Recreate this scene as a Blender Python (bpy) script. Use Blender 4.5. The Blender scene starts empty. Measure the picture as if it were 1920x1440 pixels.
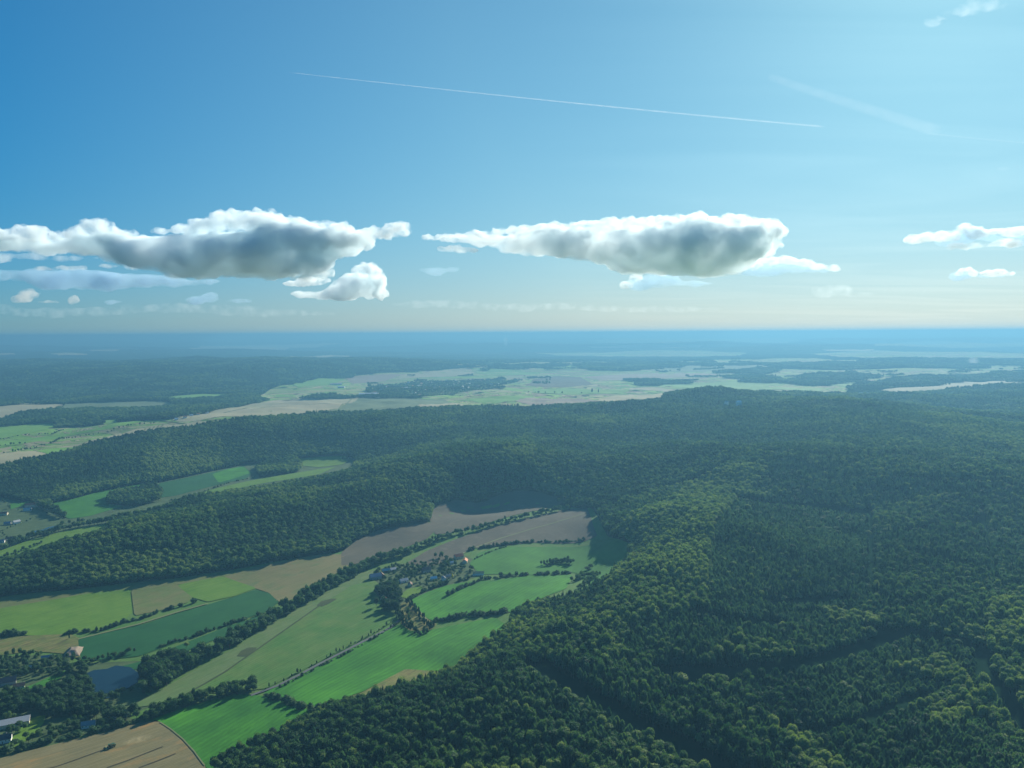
import bpy, bmesh, math, random
import numpy as np
from mathutils import Vector, Matrix, noise as mnoise
from mathutils.geometry import delaunay_2d_cdt

R = math.radians
scene = bpy.context.scene
COL = scene.collection

# ------------------------------------------------------------------ camera, sky, sun, exposure
CAM_H = 450.0
FPX = 1478.0                      # focal length in pixels of a 1920 px wide frame
cam_data = bpy.data.cameras.new("camera")
cam_data.sensor_width = 36.0
cam_data.lens = 36.0 * FPX / 1920.0
cam_data.clip_start = 1.0
cam_data.clip_end = 400000.0
cam = bpy.data.objects.new("camera", cam_data)
COL.objects.link(cam)
PITCH = math.atan((720 - 625) / FPX)
cam_rot = Matrix.Rotation(R(90) - PITCH, 4, 'X') @ Matrix.Rotation(R(-0.33), 4, 'Z')
cam.matrix_world = Matrix.Translation((0, 0, CAM_H)) @ cam_rot
scene.camera = cam
CROT = np.array(cam_rot.to_3x3())

SUN_AZ, SUN_EL = 29.0, 24.0       # degrees right of the view, degrees up
world = bpy.data.worlds.new("World")
scene.world = world
world.use_nodes = True
wn, wl = world.node_tree.nodes, world.node_tree.links
wn.clear()
w_out = wn.new("ShaderNodeOutputWorld")
w_bg = wn.new("ShaderNodeBackground")
w_sky = wn.new("ShaderNodeTexSky")
w_sky.sky_type = 'NISHITA'
w_sky.sun_disc = False
w_sky.sun_elevation = R(SUN_EL)
w_sky.sun_rotation = R(SUN_AZ)
w_sky.altitude = 400
w_sky.air_density = 1.0
w_sky.dust_density = 0.35
w_sky.ozone_density = 3.0
w_bg.inputs[1].default_value = 0.058
wl.new(w_bg.outputs[0], w_out.inputs[0])

def wmath(op, a, b=None, clamp=False):
    n = wn.new("ShaderNodeMath"); n.operation = op; n.use_clamp = clamp
    for i, v in enumerate((a, b)):
        if v is None: continue
        if isinstance(v, (int, float)): n.inputs[i].default_value = v
        else: wl.new(v, n.inputs[i])
    return n.outputs[0]
def wmix(fac, a, b, mode='MIX'):
    n = wn.new("ShaderNodeMix"); n.data_type = 'RGBA'; n.blend_type = mode
    for i, v in ((0, fac), (6, a), (7, b)):
        if isinstance(v, (int, float)): n.inputs[i].default_value = v
        elif isinstance(v, tuple): n.inputs[i].default_value = v
        else: wl.new(v, n.inputs[i])
    return n.outputs[2]
w_geo = wn.new("ShaderNodeTexCoord")
w_sep = wn.new("ShaderNodeSeparateXYZ")
wl.new(w_geo.outputs['Generated'], w_sep.inputs[0])
w_x, w_y, w_z = w_sep.outputs
# deeper blue away from the sun, paler and creamier towards the horizon
w_dot = wn.new("ShaderNodeVectorMath"); w_dot.operation = 'DOT_PRODUCT'
wl.new(w_geo.outputs['Generated'], w_dot.inputs[0])
w_dot.inputs[1].default_value = (math.sin(R(SUN_AZ)) * math.cos(R(SUN_EL)), math.cos(R(SUN_AZ)) * math.cos(R(SUN_EL)), math.sin(R(SUN_EL)))
w_f = wmath('MULTIPLY', wmath('SUBTRACT', w_dot.outputs['Value'], 0.44), 1 / 0.42, True)
w_h = wmath('POWER', wmath('SUBTRACT', 1.0, wmath('ABSOLUTE', w_z), True), 9.0)
w_top = wmix(w_f, (0.08, 0.90, 1.45, 1), (0.74, 1.42, 1.58, 1))
w_low = wmix(w_f, (0.56, 0.97, 1.33, 1), (1.10, 1.22, 1.32, 1))
w_tint = wmix(w_h, w_top, w_low)
sky_c = w_sky.outputs[0]
w_map = wn.new("ShaderNodeVectorMath"); w_map.operation = 'MULTIPLY'
w_div = wn.new("ShaderNodeVectorMath"); w_div.operation = 'DIVIDE'
w_cz = wn.new("ShaderNodeCombineXYZ")
w_zz = wmath('ADD', wmath('MAXIMUM', w_z, 0.0), 0.05)
for i in range(3): wl.new(w_zz, w_cz.inputs[i])
wl.new(w_geo.outputs['Generated'], w_div.inputs[0]); wl.new(w_cz.outputs[0], w_div.inputs[1])
wl.new(w_div.outputs[0], w_map.inputs[0]); w_map.inputs[1].default_value = (0.7, 2.0, 0)
w_no = wn.new("ShaderNodeTexNoise"); w_no.inputs['Scale'].default_value = 0.55
w_no.inputs['Detail'].default_value = 7; w_no.inputs['Distortion'].default_value = 1.2
wl.new(w_map.outputs[0], w_no.inputs['Vector'])
w_ci = wmath('MULTIPLY', wmath('SUBTRACT', w_no.outputs[0], 0.42, True), 2.2, True)
w_side = wmath('MULTIPLY', wmath('SUBTRACT', w_x, 0.0, True), 2.0, True)
w_ci = wmath('MULTIPLY', wmath('MULTIPLY', w_ci, w_side), 0.62)
sky_c = wmix(w_ci, sky_c, wmix(1.0, sky_c, (1.9, 1.5, 1.35, 1), 'MULTIPLY'))
# the camera's soft highlight roll-off, applied to the bright sky round the sun
w_v = wn.new("ShaderNodeVectorMath"); w_v.operation = 'MULTIPLY_ADD'
wl.new(sky_c, w_v.inputs[0]); w_v.inputs[1].default_value = (0.085,) * 3; w_v.inputs[2].default_value = (1, 1, 1)
w_d = wn.new("ShaderNodeVectorMath"); w_d.operation = 'DIVIDE'
wl.new(sky_c, w_d.inputs[0]); wl.new(w_v.outputs[0], w_d.inputs[1])
sky_c = wmix(1.0, w_d.outputs[0], w_tint, 'MULTIPLY')
wl.new(sky_c, w_bg.inputs[0])

sun_data = bpy.data.lights.new("sun", 'SUN')
sun_data.energy = 5.0
sun_data.angle = R(0.6)
sun_data.color = (1.0, 0.93, 0.80)
sun = bpy.data.objects.new("sun", sun_data)
COL.objects.link(sun)
SUN_DIR = Vector((math.sin(R(SUN_AZ)) * math.cos(R(SUN_EL)), math.cos(R(SUN_AZ)) * math.cos(R(SUN_EL)), math.sin(R(SUN_EL))))
sun.rotation_euler = SUN_DIR.to_track_quat('Z', 'Y').to_euler()

scene.view_settings.view_transform = 'Standard'
scene.view_settings.look = 'None'
scene.view_settings.exposure = 0.8
scene.view_settings.gamma = 1.0
scene.view_settings.use_curve_mapping = False
scene.cycles.volume_bounces = 10
scene.cycles.max_bounces = 11
scene.cycles.diffuse_bounces = 1
scene.cycles.use_denoising = True

# ------------------------------------------------------------------ helpers
rng = np.random.default_rng(7)
random.seed(7)

def tag(o, label=None, cat=None, group=None, kind=None):
    if label: o['label'] = label
    if cat: o['category'] = cat
    if group: o['group'] = group
    if kind: o['kind'] = kind
    return o

def link(name, me, mats=(), parent=None):
    o = bpy.data.objects.new(name, me)
    COL.objects.link(o)
    for m in (mats if isinstance(mats, (list, tuple)) else [mats]):
        me.materials.append(m)
    if parent: o.parent = parent
    return o

def np_mesh(name, verts, faces, smooth=False):
    """faces: (n,k) array or list of equal-size arrays"""
    me = bpy.data.meshes.new(name)
    verts = np.asarray(verts, dtype=np.float32)
    groups = faces if isinstance(faces, list) else [faces]
    groups = [np.asarray(g, dtype=np.int32) for g in groups if len(g)]
    nl = sum(g.size for g in groups); nf = sum(len(g) for g in groups)
    me.vertices.add(len(verts)); me.vertices.foreach_set("co", verts.ravel())
    me.loops.add(nl); me.polygons.add(nf)
    li = np.concatenate([g.ravel() for g in groups]); me.loops.foreach_set("vertex_index", li)
    st = []; k = 0
    for g in groups:
        st.append(k + np.arange(len(g)) * g.shape[1]); k += g.size
    me.polygons.foreach_set("loop_start", np.concatenate(st).astype(np.int32))
    if smooth: me.polygons.foreach_set("use_smooth", np.ones(nf, dtype=bool))
    me.update(calc_edges=True); me.validate()
    return me

def hash2(ix, iy, seed):
    h = (ix.astype(np.int64) * 374761393 + iy.astype(np.int64) * 668265263 + seed * 974711) & 0x7fffffff
    h = ((h ^ (h >> 13)) * 1274126177) & 0x7fffffff
    h = (h ^ (h >> 16)) & 0xffff
    return h / 65535.0

def vnoise(x, y, seed=0):
    x = np.asarray(x, float); y = np.asarray(y, float)
    ix, iy = np.floor(x), np.floor(y); fx, fy = x - ix, y - iy
    fx = fx * fx * (3 - 2 * fx); fy = fy * fy * (3 - 2 * fy)
    a, b = hash2(ix, iy, seed), hash2(ix + 1, iy, seed)
    c, d = hash2(ix, iy + 1, seed), hash2(ix + 1, iy + 1, seed)
    return (a * (1 - fx) + b * fx) * (1 - fy) + (c * (1 - fx) + d * fx) * fy

def fbm(x, y, seed=0, octv=4):
    s = 0; a = 1; t = 0
    for k in range(octv):
        s = s + a * vnoise(x * 2 ** k + 17.3 * k, y * 2 ** k - 9.1 * k, seed + k); t += a; a *= 0.5
    return s / t

# ------------------------------------------------------------------ terrain: control points (view angle, slope, height)
def ray(px, py):
    d = np.array([(px - 960) / FPX, -(py - 720) / FPX, -1.0])
    return CROT @ d

def at_h(px, py, z):
    d = ray(px, py); t = (z - CAM_H) / d[2]
    return d[0] * t, d[1] * t

CP = """-200 1440 5;0 1440 5;200 1440 5;380 1440 8;600 1440 42;960 1440 75;1300 1440 70;1600 1440 80;1920 1440 90;2200 1440 90
0 1900 10;600 1900 50;960 1900 80;1920 1900 90;960 3500 60
0 1330 3;200 1280 0;300 1330 5;480 1360 12;600 1330 25;760 1290 30;860 1262 28
860 1340 60;1100 1300 85;1400 1300 75;1700 1300 70;1920 1300 80;2200 1250 90
500 1280 8;700 1230 16;850 1210 26;950 1180 30;1050 1180 70;1000 1240 62
400 1230 5;600 1150 8;750 1130 12;900 1110 18;1050 1090 25;1120 1080 32;1180 1050 48
1250 1150 95;1330 1080 100;1500 1150 68;1700 1150 75;1920 1150 90
-200 1200 3;0 1180 3;200 1160 3;400 1120 5;600 1070 8;800 1050 12;950 1050 20;1100 1030 28
900 970 25;1000 960 30;1080 960 32;1110 1000 36
1200 980 78;1300 1000 102;1400 920 114;1450 870 120;1550 950 88;1700 950 95;1900 950 110;1600 1050 70;1850 1050 85;2150 1000 100
-200 1140 8;0 1128 7;200 1104 8;430 1072 9;600 1040 12;690 1000 16;760 1000 18;810 960 22;900 935 26;1050 940 34
0 1098 14;100 1060 31;200 1016 45;330 992 48;450 962 50;560 938 50;660 921 51;800 905 72;900 885 84;1000 890 85;1200 890 88
250 1045 32;420 1005 40;560 970 47;700 940 56
0 1045 4;100 1010 4;200 975 5;330 940 8;450 900 12;560 885 16;650 870 22;-200 1080 4
0 960 3;100 930 8;270 905 14;400 880 17
-200 925 15;0 915 15;150 905 15;250 895 17;400 870 20;550 855 24;700 850 38
0 876 52;110 858 58;280 813 82;280 855 52;420 803 90;560 789 96;700 776 105;900 767 110;1100 767 112;-200 875 50
480 835 55;700 820 75;850 830 74;1000 830 85;1100 850 92;1250 850 98;1350 820 102
0 830 52;100 805 50;0 790 48;200 790 54;0 760 58;300 772 60;300 750 62;450 765 85;600 760 98;700 748 106;850 757 106;-300 800 50
500 752 62;700 735 60;600 728 56;900 730 56;1000 748 66
1330 742 152;1200 761 124;1450 751 146;1600 758 150;1750 785 140;1920 825 118;1300 728 60;1500 735 70;2200 850 110
1850 780 70;1920 745 100;1700 742 75;1700 770 90;2200 760 90
500 745 50;650 715 45;850 700 60;1000 720 50;1200 720 50;1400 720 55;1600 715 60;1800 702 75;1920 705 80;2300 705 90
0 748 42;200 738 60;0 700 120;200 705 130;400 710 120;480 718 80;600 692 130;800 682 120;-300 700 120
0 680 150;400 672 120;700 690 110;850 678 90;1100 680 80;1500 680 80;1900 680 100;-300 680 130;2300 680 100
-300 655 90;0 655 90;500 655 80;1000 655 80;1500 655 90;1920 655 90;2300 655 90
-300 640 120;0 640 140;500 640 110;1000 640 110;1500 640 130;1920 640 140;2300 640 140
0 628 170;700 628 150;1400 628 160;1920 628 180""".replace("\n", ";")
cp = []
for s in CP.split(";"):
    px, py, z = map(float, s.split())
    x, y = at_h(px, py, z)
    cp.append((math.atan2(x, y), math.log(math.hypot(x, y)), z))
cp = np.array(cp)

def tps_k(d2): return 0.5 * d2 * np.log(d2 + 1e-12)
def tps_fit(p, lam=2e-4):
    n = len(p)
    d2 = ((p[:, None, :2] - p[None, :, :2]) ** 2).sum(-1)
    A = np.zeros((n + 3, n + 3)); A[:n, :n] = tps_k(d2) + lam * np.eye(n)
    P = np.c_[np.ones(n), p[:, :2]]; A[:n, n:] = P; A[n:, :n] = P.T
    return np.linalg.solve(A, np.r_[p[:, 2], 0, 0, 0])
tps_w = tps_fit(cp)
def tps_eval(a, l):
    out = np.empty(a.size); a = a.ravel(); l = l.ravel()
    for i in range(0, a.size, 20000):
        aa, ll = a[i:i + 20000], l[i:i + 20000]
        d2 = (aa[:, None] - cp[None, :, 0]) ** 2 + (ll[:, None] - cp[None, :, 1]) ** 2
        out[i:i + 20000] = tps_k(d2) @ tps_w[:len(cp)] + tps_w[-3] + tps_w[-2] * aa + tps_w[-1] * ll
    return out

AZ0, AZ1, NAZ = R(-50), R(50), 601
L0, L1, NL = math.log(380.0), math.log(90000.0), 640
az = np.linspace(AZ0, AZ1, NAZ)
ls = np.linspace(L0, L1, NL)

def height(a, l):
    """a,l same-shape arrays: bearing, log distance"""
    sh = a.shape
    r = np.exp(l); x, y = r * np.sin(a), r * np.cos(a)
    ac = np.clip(a, R(-40), R(40)); lc = np.clip(l, 6.3, math.log(42000))
    z = tps_eval(ac, lc).reshape(sh)
    z = np.clip(z, -2, 260)
    base = 70 + 40 * (fbm(x / 1500, y / 1500, 3) - 0.5)
    w = np.clip((np.abs(a) - R(38)) / R(14), 0, 1); w = w * w * (3 - 2 * w)
    z = z * (1 - w) + base * w
    hill = np.clip((z - 28) / 40, 0, 1)
    z = z + hill * ((fbm(x / 170, y / 170, 11, 3) - 0.5) * 30 + (fbm(x / 520, y / 420, 12, 2) - 0.5) * 52) * np.clip(1 - (r - 5000) / 6000, 0, 1)
    mid = np.clip((r - 4500) / 4000, 0, 1) * np.clip(z / 60 - 0.6, 0, 1)
    z = z + mid * (fbm(x / 900, y / 420, 21, 4) - 0.5) * 90
    far = np.clip((r - 11000) / 12000, 0, 1)
    z = z + far * (fbm(x / 5200 + 3, y / 2600, 31, 4) - 0.5) * 480
    z = np.minimum(z, 415)
    return z

AA, LL = np.meshgrid(az, ls)
ZG = height(AA, LL)

def terrain(x, y):
    """bilinear height of the ground sheet (inside the finely gridded sector)"""
    x = np.asarray(x, float); y = np.asarray(y, float)
    a = np.arctan2(x, y); l = 0.5 * np.log(x * x + y * y)
    u = np.clip((a - AZ0) / (AZ1 - AZ0) * (NAZ - 1), 0, NAZ - 1.001)
    v = np.clip((l - L0) / (L1 - L0) * (NL - 1), 0, NL - 1.001)
    i, j = u.astype(int), v.astype(int); fu, fv = u - i, v - j
    return (ZG[j, i] * (1 - fu) + ZG[j, i + 1] * fu) * (1 - fv) + (ZG[j + 1, i] * (1 - fu) + ZG[j + 1, i + 1] * fu) * fv

_rr = np.exp(np.linspace(math.log(420), math.log(60000), 9000))
def G(px, py):
    """first point of the ground sheet met by the line of sight -> world x, y"""
    d = ray(px, py); h = math.hypot(d[0], d[1])
    if d[2] > -0.001: d[2] = -0.001
    zz = CAM_H + _rr * d[2] / h
    xs, ys = _rr * d[0] / h, _rr * d[1] / h
    below = zz < terrain(xs, ys)
    k = int(np.argmax(below)) if below.any() else len(_rr) - 1
    return float(xs[k]), float(ys[k])

def parse(s): return [tuple(float(v) for v in q.split(",")) for q in s.split()]
def GP(s): return [G(*p) for p in parse(s)]

def in_poly(x, y, poly):
    res = np.zeros(x.shape, bool)
    px = np.array([p[0] for p in poly]); py = np.array([p[1] for p in poly])
    m = (x >= px.min()) & (x <= px.max()) & (y >= py.min()) & (y <= py.max())
    xm, ym = x[m], y[m]; ins = np.zeros(xm.shape, bool)
    n = len(poly)
    for i in range(n):
        x1, y1, x2, y2 = px[i], py[i], px[i - 1], py[i - 1]
        c = (y1 > ym) != (y2 > ym)
        if y1 != y2:
            ins ^= c & (xm < (x2 - x1) * (ym - y1) / (y2 - y1) + x1)
    res[m] = ins
    return res

# ------------------------------------------------------------------ materials
def new_mat(name):
    m = bpy.data.materials.new(name); m.use_nodes = True
    nt = m.node_tree; b = nt.nodes["Principled BSDF"]
    return m, nt, b
def nd(nt, typ, **kw):
    n = nt.nodes.new(typ)
    for k, v in kw.items(): setattr(n, k, v)
    return n
def mth(nt, op, a, b=None, clamp=False):
    n = nt.nodes.new("ShaderNodeMath"); n.operation = op; n.use_clamp = clamp
    for i, v in enumerate((a, b)):
        if v is None: continue
        if isinstance(v, (int, float)): n.inputs[i].default_value = v
        else: nt.links.new(v, n.inputs[i])
    return n.outputs[0]
def mixc(nt, fac, a, b, mode='MIX'):
    n = nt.nodes.new("ShaderNodeMix"); n.data_type = 'RGBA'; n.blend_type = mode
    for i, v in ((0, fac), (6, a), (7, b)):
        if isinstance(v, (int, float)): n.inputs[i].default_value = v
        elif isinstance(v, (tuple, list)): n.inputs[i].default_value = (*v[:3], 1)
        else: nt.links.new(v, n.inputs[i])
    return n.outputs[2]
def noise_tex(nt, vec, scale, detail=4, rough=0.55):
    n = nt.nodes.new("ShaderNodeTexNoise"); n.inputs['Scale'].default_value = scale
    n.inputs['Detail'].default_value = detail; n.inputs['Roughness'].default_value = rough
    if vec is not None: nt.links.new(vec, n.inputs['Vector'])
    return n.outputs[0]
def stretch(nt, vec, ang, sx, sy):
    """rotate world xy by ang and scale: coordinates along / across rows"""
    mp = nt.nodes.new("ShaderNodeMapping"); mp.vector_type = 'TEXTURE'
    mp.inputs['Rotation'].default_value = (0, 0, ang)
    mp.inputs['Scale'].default_value = (sx, sy, 1)
    nt.links.new(vec, mp.inputs['Vector'])
    return mp.outputs[0]

def field_mat(name, c1, c2, ang=0.0, row=6.0, rows=0.3, patch=60.0, c3=None):
    """crop or grass: patchy mix of two colours, rows along ang (radians), fine grain"""
    m, nt, b = new_mat(name)
    pos = nd(nt, "ShaderNodeNewGeometry").outputs['Position']
    n1 = noise_tex(nt, pos, 1.0 / patch, 5, 0.6)
    f = mth(nt, 'MULTIPLY', mth(nt, 'SUBTRACT', n1, 0.33), 3.0, True)
    col = mixc(nt, f, c1, c2)
    st = stretch(nt, pos, ang, row * 14, row)
    n2 = noise_tex(nt, st, 1.0, 3, 0.7)
    f2 = mth(nt, 'MULTIPLY', mth(nt, 'SUBTRACT', n2, 0.40), 4.0, True)
    dark = mixc(nt, 1.0, col, (0.55, 0.62, 0.55), 'MULTIPLY')
    col = mixc(nt, mth(nt, 'MULTIPLY', f2, rows), col, dark)
    st2 = stretch(nt, pos, ang, row * 60, row * 0.5)
    w = nd(nt, "ShaderNodeTexWave"); w.inputs['Scale'].default_value = 0.18; w.bands_direction = 'Y'
    w.inputs['Distortion'].default_value = 1.0; w.inputs['Detail'].default_value = 2
    nt.links.new(st2, w.inputs['Vector'])
    col = mixc(nt, mth(nt, 'MULTIPLY', w.outputs[1], rows * 0.8), col, mixc(nt, 1.0, col, (0.62, 0.66, 0.6), 'MULTIPLY'))
    if c3:
        n3 = noise_tex(nt, stretch(nt, pos, ang, patch * 1.6, patch * 0.5), 1.0, 4, 0.6)
        f3 = mth(nt, 'MULTIPLY', mth(nt, 'SUBTRACT', n3, 0.55), 6.0, True)
        col = mixc(nt, f3, col, c3)
    n4 = noise_tex(nt, pos, 0.35, 3, 0.7)
    col = mixc(nt, 0.35, col, mixc(nt, n4, mixc(nt, 1.0, col, (0.5, 0.5, 0.5), 'MULTIPLY'), mixc(nt, 1.0, col, (1.4, 1.4, 1.4), 'MULTIPLY')))
    nt.links.new(col, b.inputs['Base Color'])
    b.inputs['Roughness'].default_value = 0.9
    b.inputs['Specular IOR Level'].default_value = 0.1
    return m

def patchwork_mat(name, cols, w, h, ang, hedge=0.05):
    m, nt, b = new_mat(name)
    pos = nd(nt, "ShaderNodeNewGeometry").outputs['Position']
    st = stretch(nt, pos, ang, w, h)
    v = nd(nt, "ShaderNodeTexVoronoi"); v.inputs['Scale'].default_value = 1.0; nt.links.new(st, v.inputs['Vector'])
    e = nd(nt, "ShaderNodeTexVoronoi"); e.feature = 'DISTANCE_TO_EDGE'; e.inputs['Scale'].default_value = 1.0; nt.links.new(st, e.inputs['Vector'])
    sc = nd(nt, "ShaderNodeSeparateColor"); nt.links.new(v.outputs['Color'], sc.inputs[0])
    r = nd(nt, "ShaderNodeValToRGB"); r.color_ramp.interpolation = 'CONSTANT'; els = r.color_ramp.elements
    for i, c in enumerate(cols):
        el = els[i] if i < 2 else els.new(i / len(cols)); el.position = i / len(cols); el.color = (*c, 1)
    nt.links.new(sc.outputs[0], r.inputs[0])
    g = noise_tex(nt, stretch(nt, pos, ang, 90, 12), 1.0, 4, .6)
    col = mixc(nt, .5, r.outputs[0], mixc(nt, g, mixc(nt, 1.0, r.outputs[0], (.6, .6, .6), 'MULTIPLY'), mixc(nt, 1.0, r.outputs[0], (1.35, 1.35, 1.3), 'MULTIPLY')))
    hd = mth(nt, 'MULTIPLY', mth(nt, 'LESS_THAN', e.outputs['Distance'], hedge), mth(nt, 'GREATER_THAN', sc.outputs[1], 0.45))
    nt.links.new(mixc(nt, hd, col, (.035, .06, .03)), b.inputs['Base Color'])
    b.inputs['Roughness'].default_value = .95; b.inputs['Specular IOR Level'].default_value = 0.05
    return m

def plain_mat(name, c, rough=0.8, var=0.15, scale=1.0, spec=0.2):
    m, nt, b = new_mat(name)
    pos = nd(nt, "ShaderNodeTexCoord").outputs['Object']
    n = noise_tex(nt, pos, scale, 4)
    lo = tuple(v * (1 - var) for v in c); hi = tuple(min(1, v * (1 + var)) for v in c)
    nt.links.new(mixc(nt, n, lo, hi), b.inputs['Base Color'])
    b.inputs['Roughness'].default_value = rough
    b.inputs['Specular IOR Level'].default_value = spec
    return m

# ground under the woods and the far country: woodland mottled with pale far fields
def make_ground_mat():
    m, nt, b = new_mat("ground_cover")
    pos = nd(nt, "ShaderNodeNewGeometry").outputs['Position']
    n1 = noise_tex(nt, pos, 1 / 380.0, 6, 0.6)
    wood = mixc(nt, n1, (0.006, 0.020, 0.014), (0.018, 0.044, 0.022))
    sep = nd(nt, "ShaderNodeSeparateXYZ"); nt.links.new(pos, sep.inputs[0])
    st = stretch(nt, pos, R(8), 1500, 520)
    v = nd(nt, "ShaderNodeTexVoronoi"); v.inputs['Scale'].default_value = 1.0; v.inputs['Randomness'].default_value = 1.0
    nt.links.new(st, v.inputs['Vector'])
    ramp = nd(nt, "ShaderNodeValToRGB"); ramp.color_ramp.interpolation = 'CONSTANT'
    els = ramp.color_ramp.elements
    els[0].position = 0.0; els[0].color = (0.26, 0.22, 0.13, 1)
    els[1].position = 0.25; els[1].color = (0.12, 0.19, 0.07, 1)
    e = els.new(0.5); e.color = (0.30, 0.27, 0.17, 1)
    e = els.new(0.75); e.color = (0.08, 0.14, 0.05, 1)
    sc = nd(nt, "ShaderNodeSeparateColor"); nt.links.new(v.outputs['Color'], sc.inputs[0])
    nt.links.new(sc.outputs[0], ramp.inputs[0])
    big = noise_tex(nt, stretch(nt, pos, 0.06, 11000, 1900), 1.0, 5, 0.65)
    near = mth(nt, 'MULTIPLY', mth(nt, 'SUBTRACT', sep.outputs[1], 9500), 1 / 5000.0, True)
    f = mth(nt, 'MULTIPLY', mth(nt, 'MULTIPLY', mth(nt, 'ADD', mth(nt, 'SUBTRACT', big, 0.52), mth(nt, 'MULTIPLY', sep.outputs[0], 7e-6)), 9.0, True), near)
    nt.links.new(mixc(nt, f, wood, ramp.outputs[0]), b.inputs['Base Color'])
    b.inputs['Roughness'].default_value = 1.0
    b.inputs['Specular IOR Level'].default_value = 0.0
    bump = nd(nt, "ShaderNodeBump"); nt.links.new(mth(nt, 'ADD', mth(nt, 'MULTIPLY', near, 0.85), 0.1), bump.inputs['Strength']); bump.inputs['Distance'].default_value = 14
    nt.links.new(noise_tex(nt, pos, 1 / 25.0, 3), bump.inputs['Height'])
    nt.links.new(bump.outputs[0], b.inputs['Normal'])
    return m

# ------------------------------------------------------------------ the ground sheet (full circle round the viewer)
def build_ground():
    extra = np.linspace(R(50), R(310), 66)[1:-1]
    full = np.concatenate([az, extra])
    ZE = height(*np.meshgrid(np.where(extra > math.pi, extra - 2 * math.pi, extra), ls))
    Z = np.concatenate([ZG, ZE], axis=1)
    A, L = np.meshgrid(full, ls); r = np.exp(L)
    V = np.stack([r * np.sin(A), r * np.cos(A), Z], -1).reshape(-1, 3)
    n = len(full); cols = np.arange(n); nxt = (cols + 1) % n
    j = np.arange(NL - 1)[:, None] * n
    q = np.stack([j + cols, j + nxt, j + n + nxt, j + n + cols], -1).reshape(-1, 4)
    V = np.vstack([V, [[0, 0, float(Z[0].mean())]]]); c = len(V) - 1
    t = np.stack([np.full(n, c), nxt, cols], -1)
    me = np_mesh("ground", V, [q[:, ::-1], t[:, ::-1]], smooth=True)
    o = link("ground", me, make_ground_mat())
    tag(o, "rolling wooded ground reaching to the horizon", None, None, 'structure')
    return o
build_ground()

STEP = (L1 - L0) / (NL - 1)
OPEN = []                        # world polygons kept free of forest
def smooth_poly(pts, n=2):
    """Chaikin corner cutting keeps field corners from looking ruler-drawn"""
    for _ in range(n):
        out = []
        for i in range(len(pts)):
            a, b = pts[i], pts[(i + 1) % len(pts)]
            out += [(a[0] * .93 + b[0] * .07, a[1] * .93 + b[1] * .07), (a[0] * .07 + b[0] * .93, a[1] * .07 + b[1] * .93)]
        pts = out
    return pts

def drape(name, wpts, mat, lift=0.3, label=None, open_=True, kind='structure', smooth=1):
    """a sheet of land laid on the ground, cut to the polygon wpts (world xy)"""
    pts = smooth_poly(wpts, smooth) if smooth else wpts
    if open_: OPEN.append(pts)
    ca = [(math.atan2(x, y), 0.5 * math.log(x * x + y * y)) for x, y in pts]
    A = np.array([c[0] for c in ca]); L = np.array([c[1] for c in ca])
    step = max(STEP * 0.8, math.sqrt(max((A.max() - A.min()) * (L.max() - L.min()), 1e-7) / 4500))
    dens = []
    for i in range(len(ca)):
        a, b = np.array(ca[i]), np.array(ca[(i + 1) % len(ca)])
        k = max(1, int(np.hypot(*(b - a)) / step))
        for t in range(k): dens.append(tuple(a + (b - a) * t / k))
    ga, gl = np.meshgrid(np.arange(A.min(), A.max(), step), np.arange(L.min(), L.max(), step))
    ga, gl = ga.ravel(), gl.ravel()
    ins = in_poly(ga, gl, dens)
    dn = np.array(dens); sel = []
    for p, q in zip(ga[ins], gl[ins]):
        if ((dn[:, 0] - p) ** 2 + (dn[:, 1] - q) ** 2).min() > (0.4 * step) ** 2: sel.append((p, q))
    S = 1000.0
    vs = [Vector((p[0] * S, (p[1] - 7) * S)) for p in dens + sel]
    n = len(dens)
    res = delaunay_2d_cdt(vs, [(i, (i + 1) % n) for i in range(n)], [], 1, 1e-4)
    P = np.array([(v.x / S, v.y / S + 7) for v in res[0]])
    r = np.exp(P[:, 1]); x, y = r * np.sin(P[:, 0]), r * np.cos(P[:, 0])
    z = terrain(x, y) + lift + r * 0.00022
    F = np.array([f for f in res[2] if len(f) == 3])
    V = np.c_[x, y, z]
    nz = np.cross(V[F[:, 1]] - V[F[:, 0]], V[F[:, 2]] - V[F[:, 0]])[:, 2]
    F[nz < 0] = F[nz < 0][:, ::-1]
    me = np_mesh(name, V, F, smooth=True)
    o = link(name, me, mat)
    tag(o, label, None, None, kind)
    return o

def strip(name, wpts, width, mat, lift=0.6, label=None, kind='structure', open_=False):
    """a ribbon of constant width along a polyline"""
    P = [np.array(p) for p in wpts]; L_, R_ = [], []
    dense = []
    for i in range(len(P) - 1):
        k = max(1, int(np.linalg.norm(P[i + 1] - P[i]) / 12))
        for t in range(k): dense.append(P[i] + (P[i + 1] - P[i]) * t / k)
    dense.append(P[-1])
    for i, p in enumerate(dense):
        d = dense[min(i + 1, len(dense) - 1)] - dense[max(i - 1, 0)]; d /= max(np.linalg.norm(d), 1e-6)
        nrm = np.array([-d[1], d[0]]) * width / 2
        L_.append(p + nrm); R_.append(p - nrm)
    V = np.array(L_ + R_); n = len(dense)
    r = np.hypot(V[:, 0], V[:, 1]); z = terrain(V[:, 0], V[:, 1]) + lift + r * 0.00022
    F = np.array([(i, n + i, n + i + 1, i + 1) for i in range(n - 1)])
    me = np_mesh(name, np.c_[V, z], F, smooth=True)
    if open_: OPEN.append([tuple(p) for p in L_] + [tuple(p) for p in R_[::-1]])
    o = link(name, me, mat)
    return tag(o, label, None, None, kind)
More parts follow.
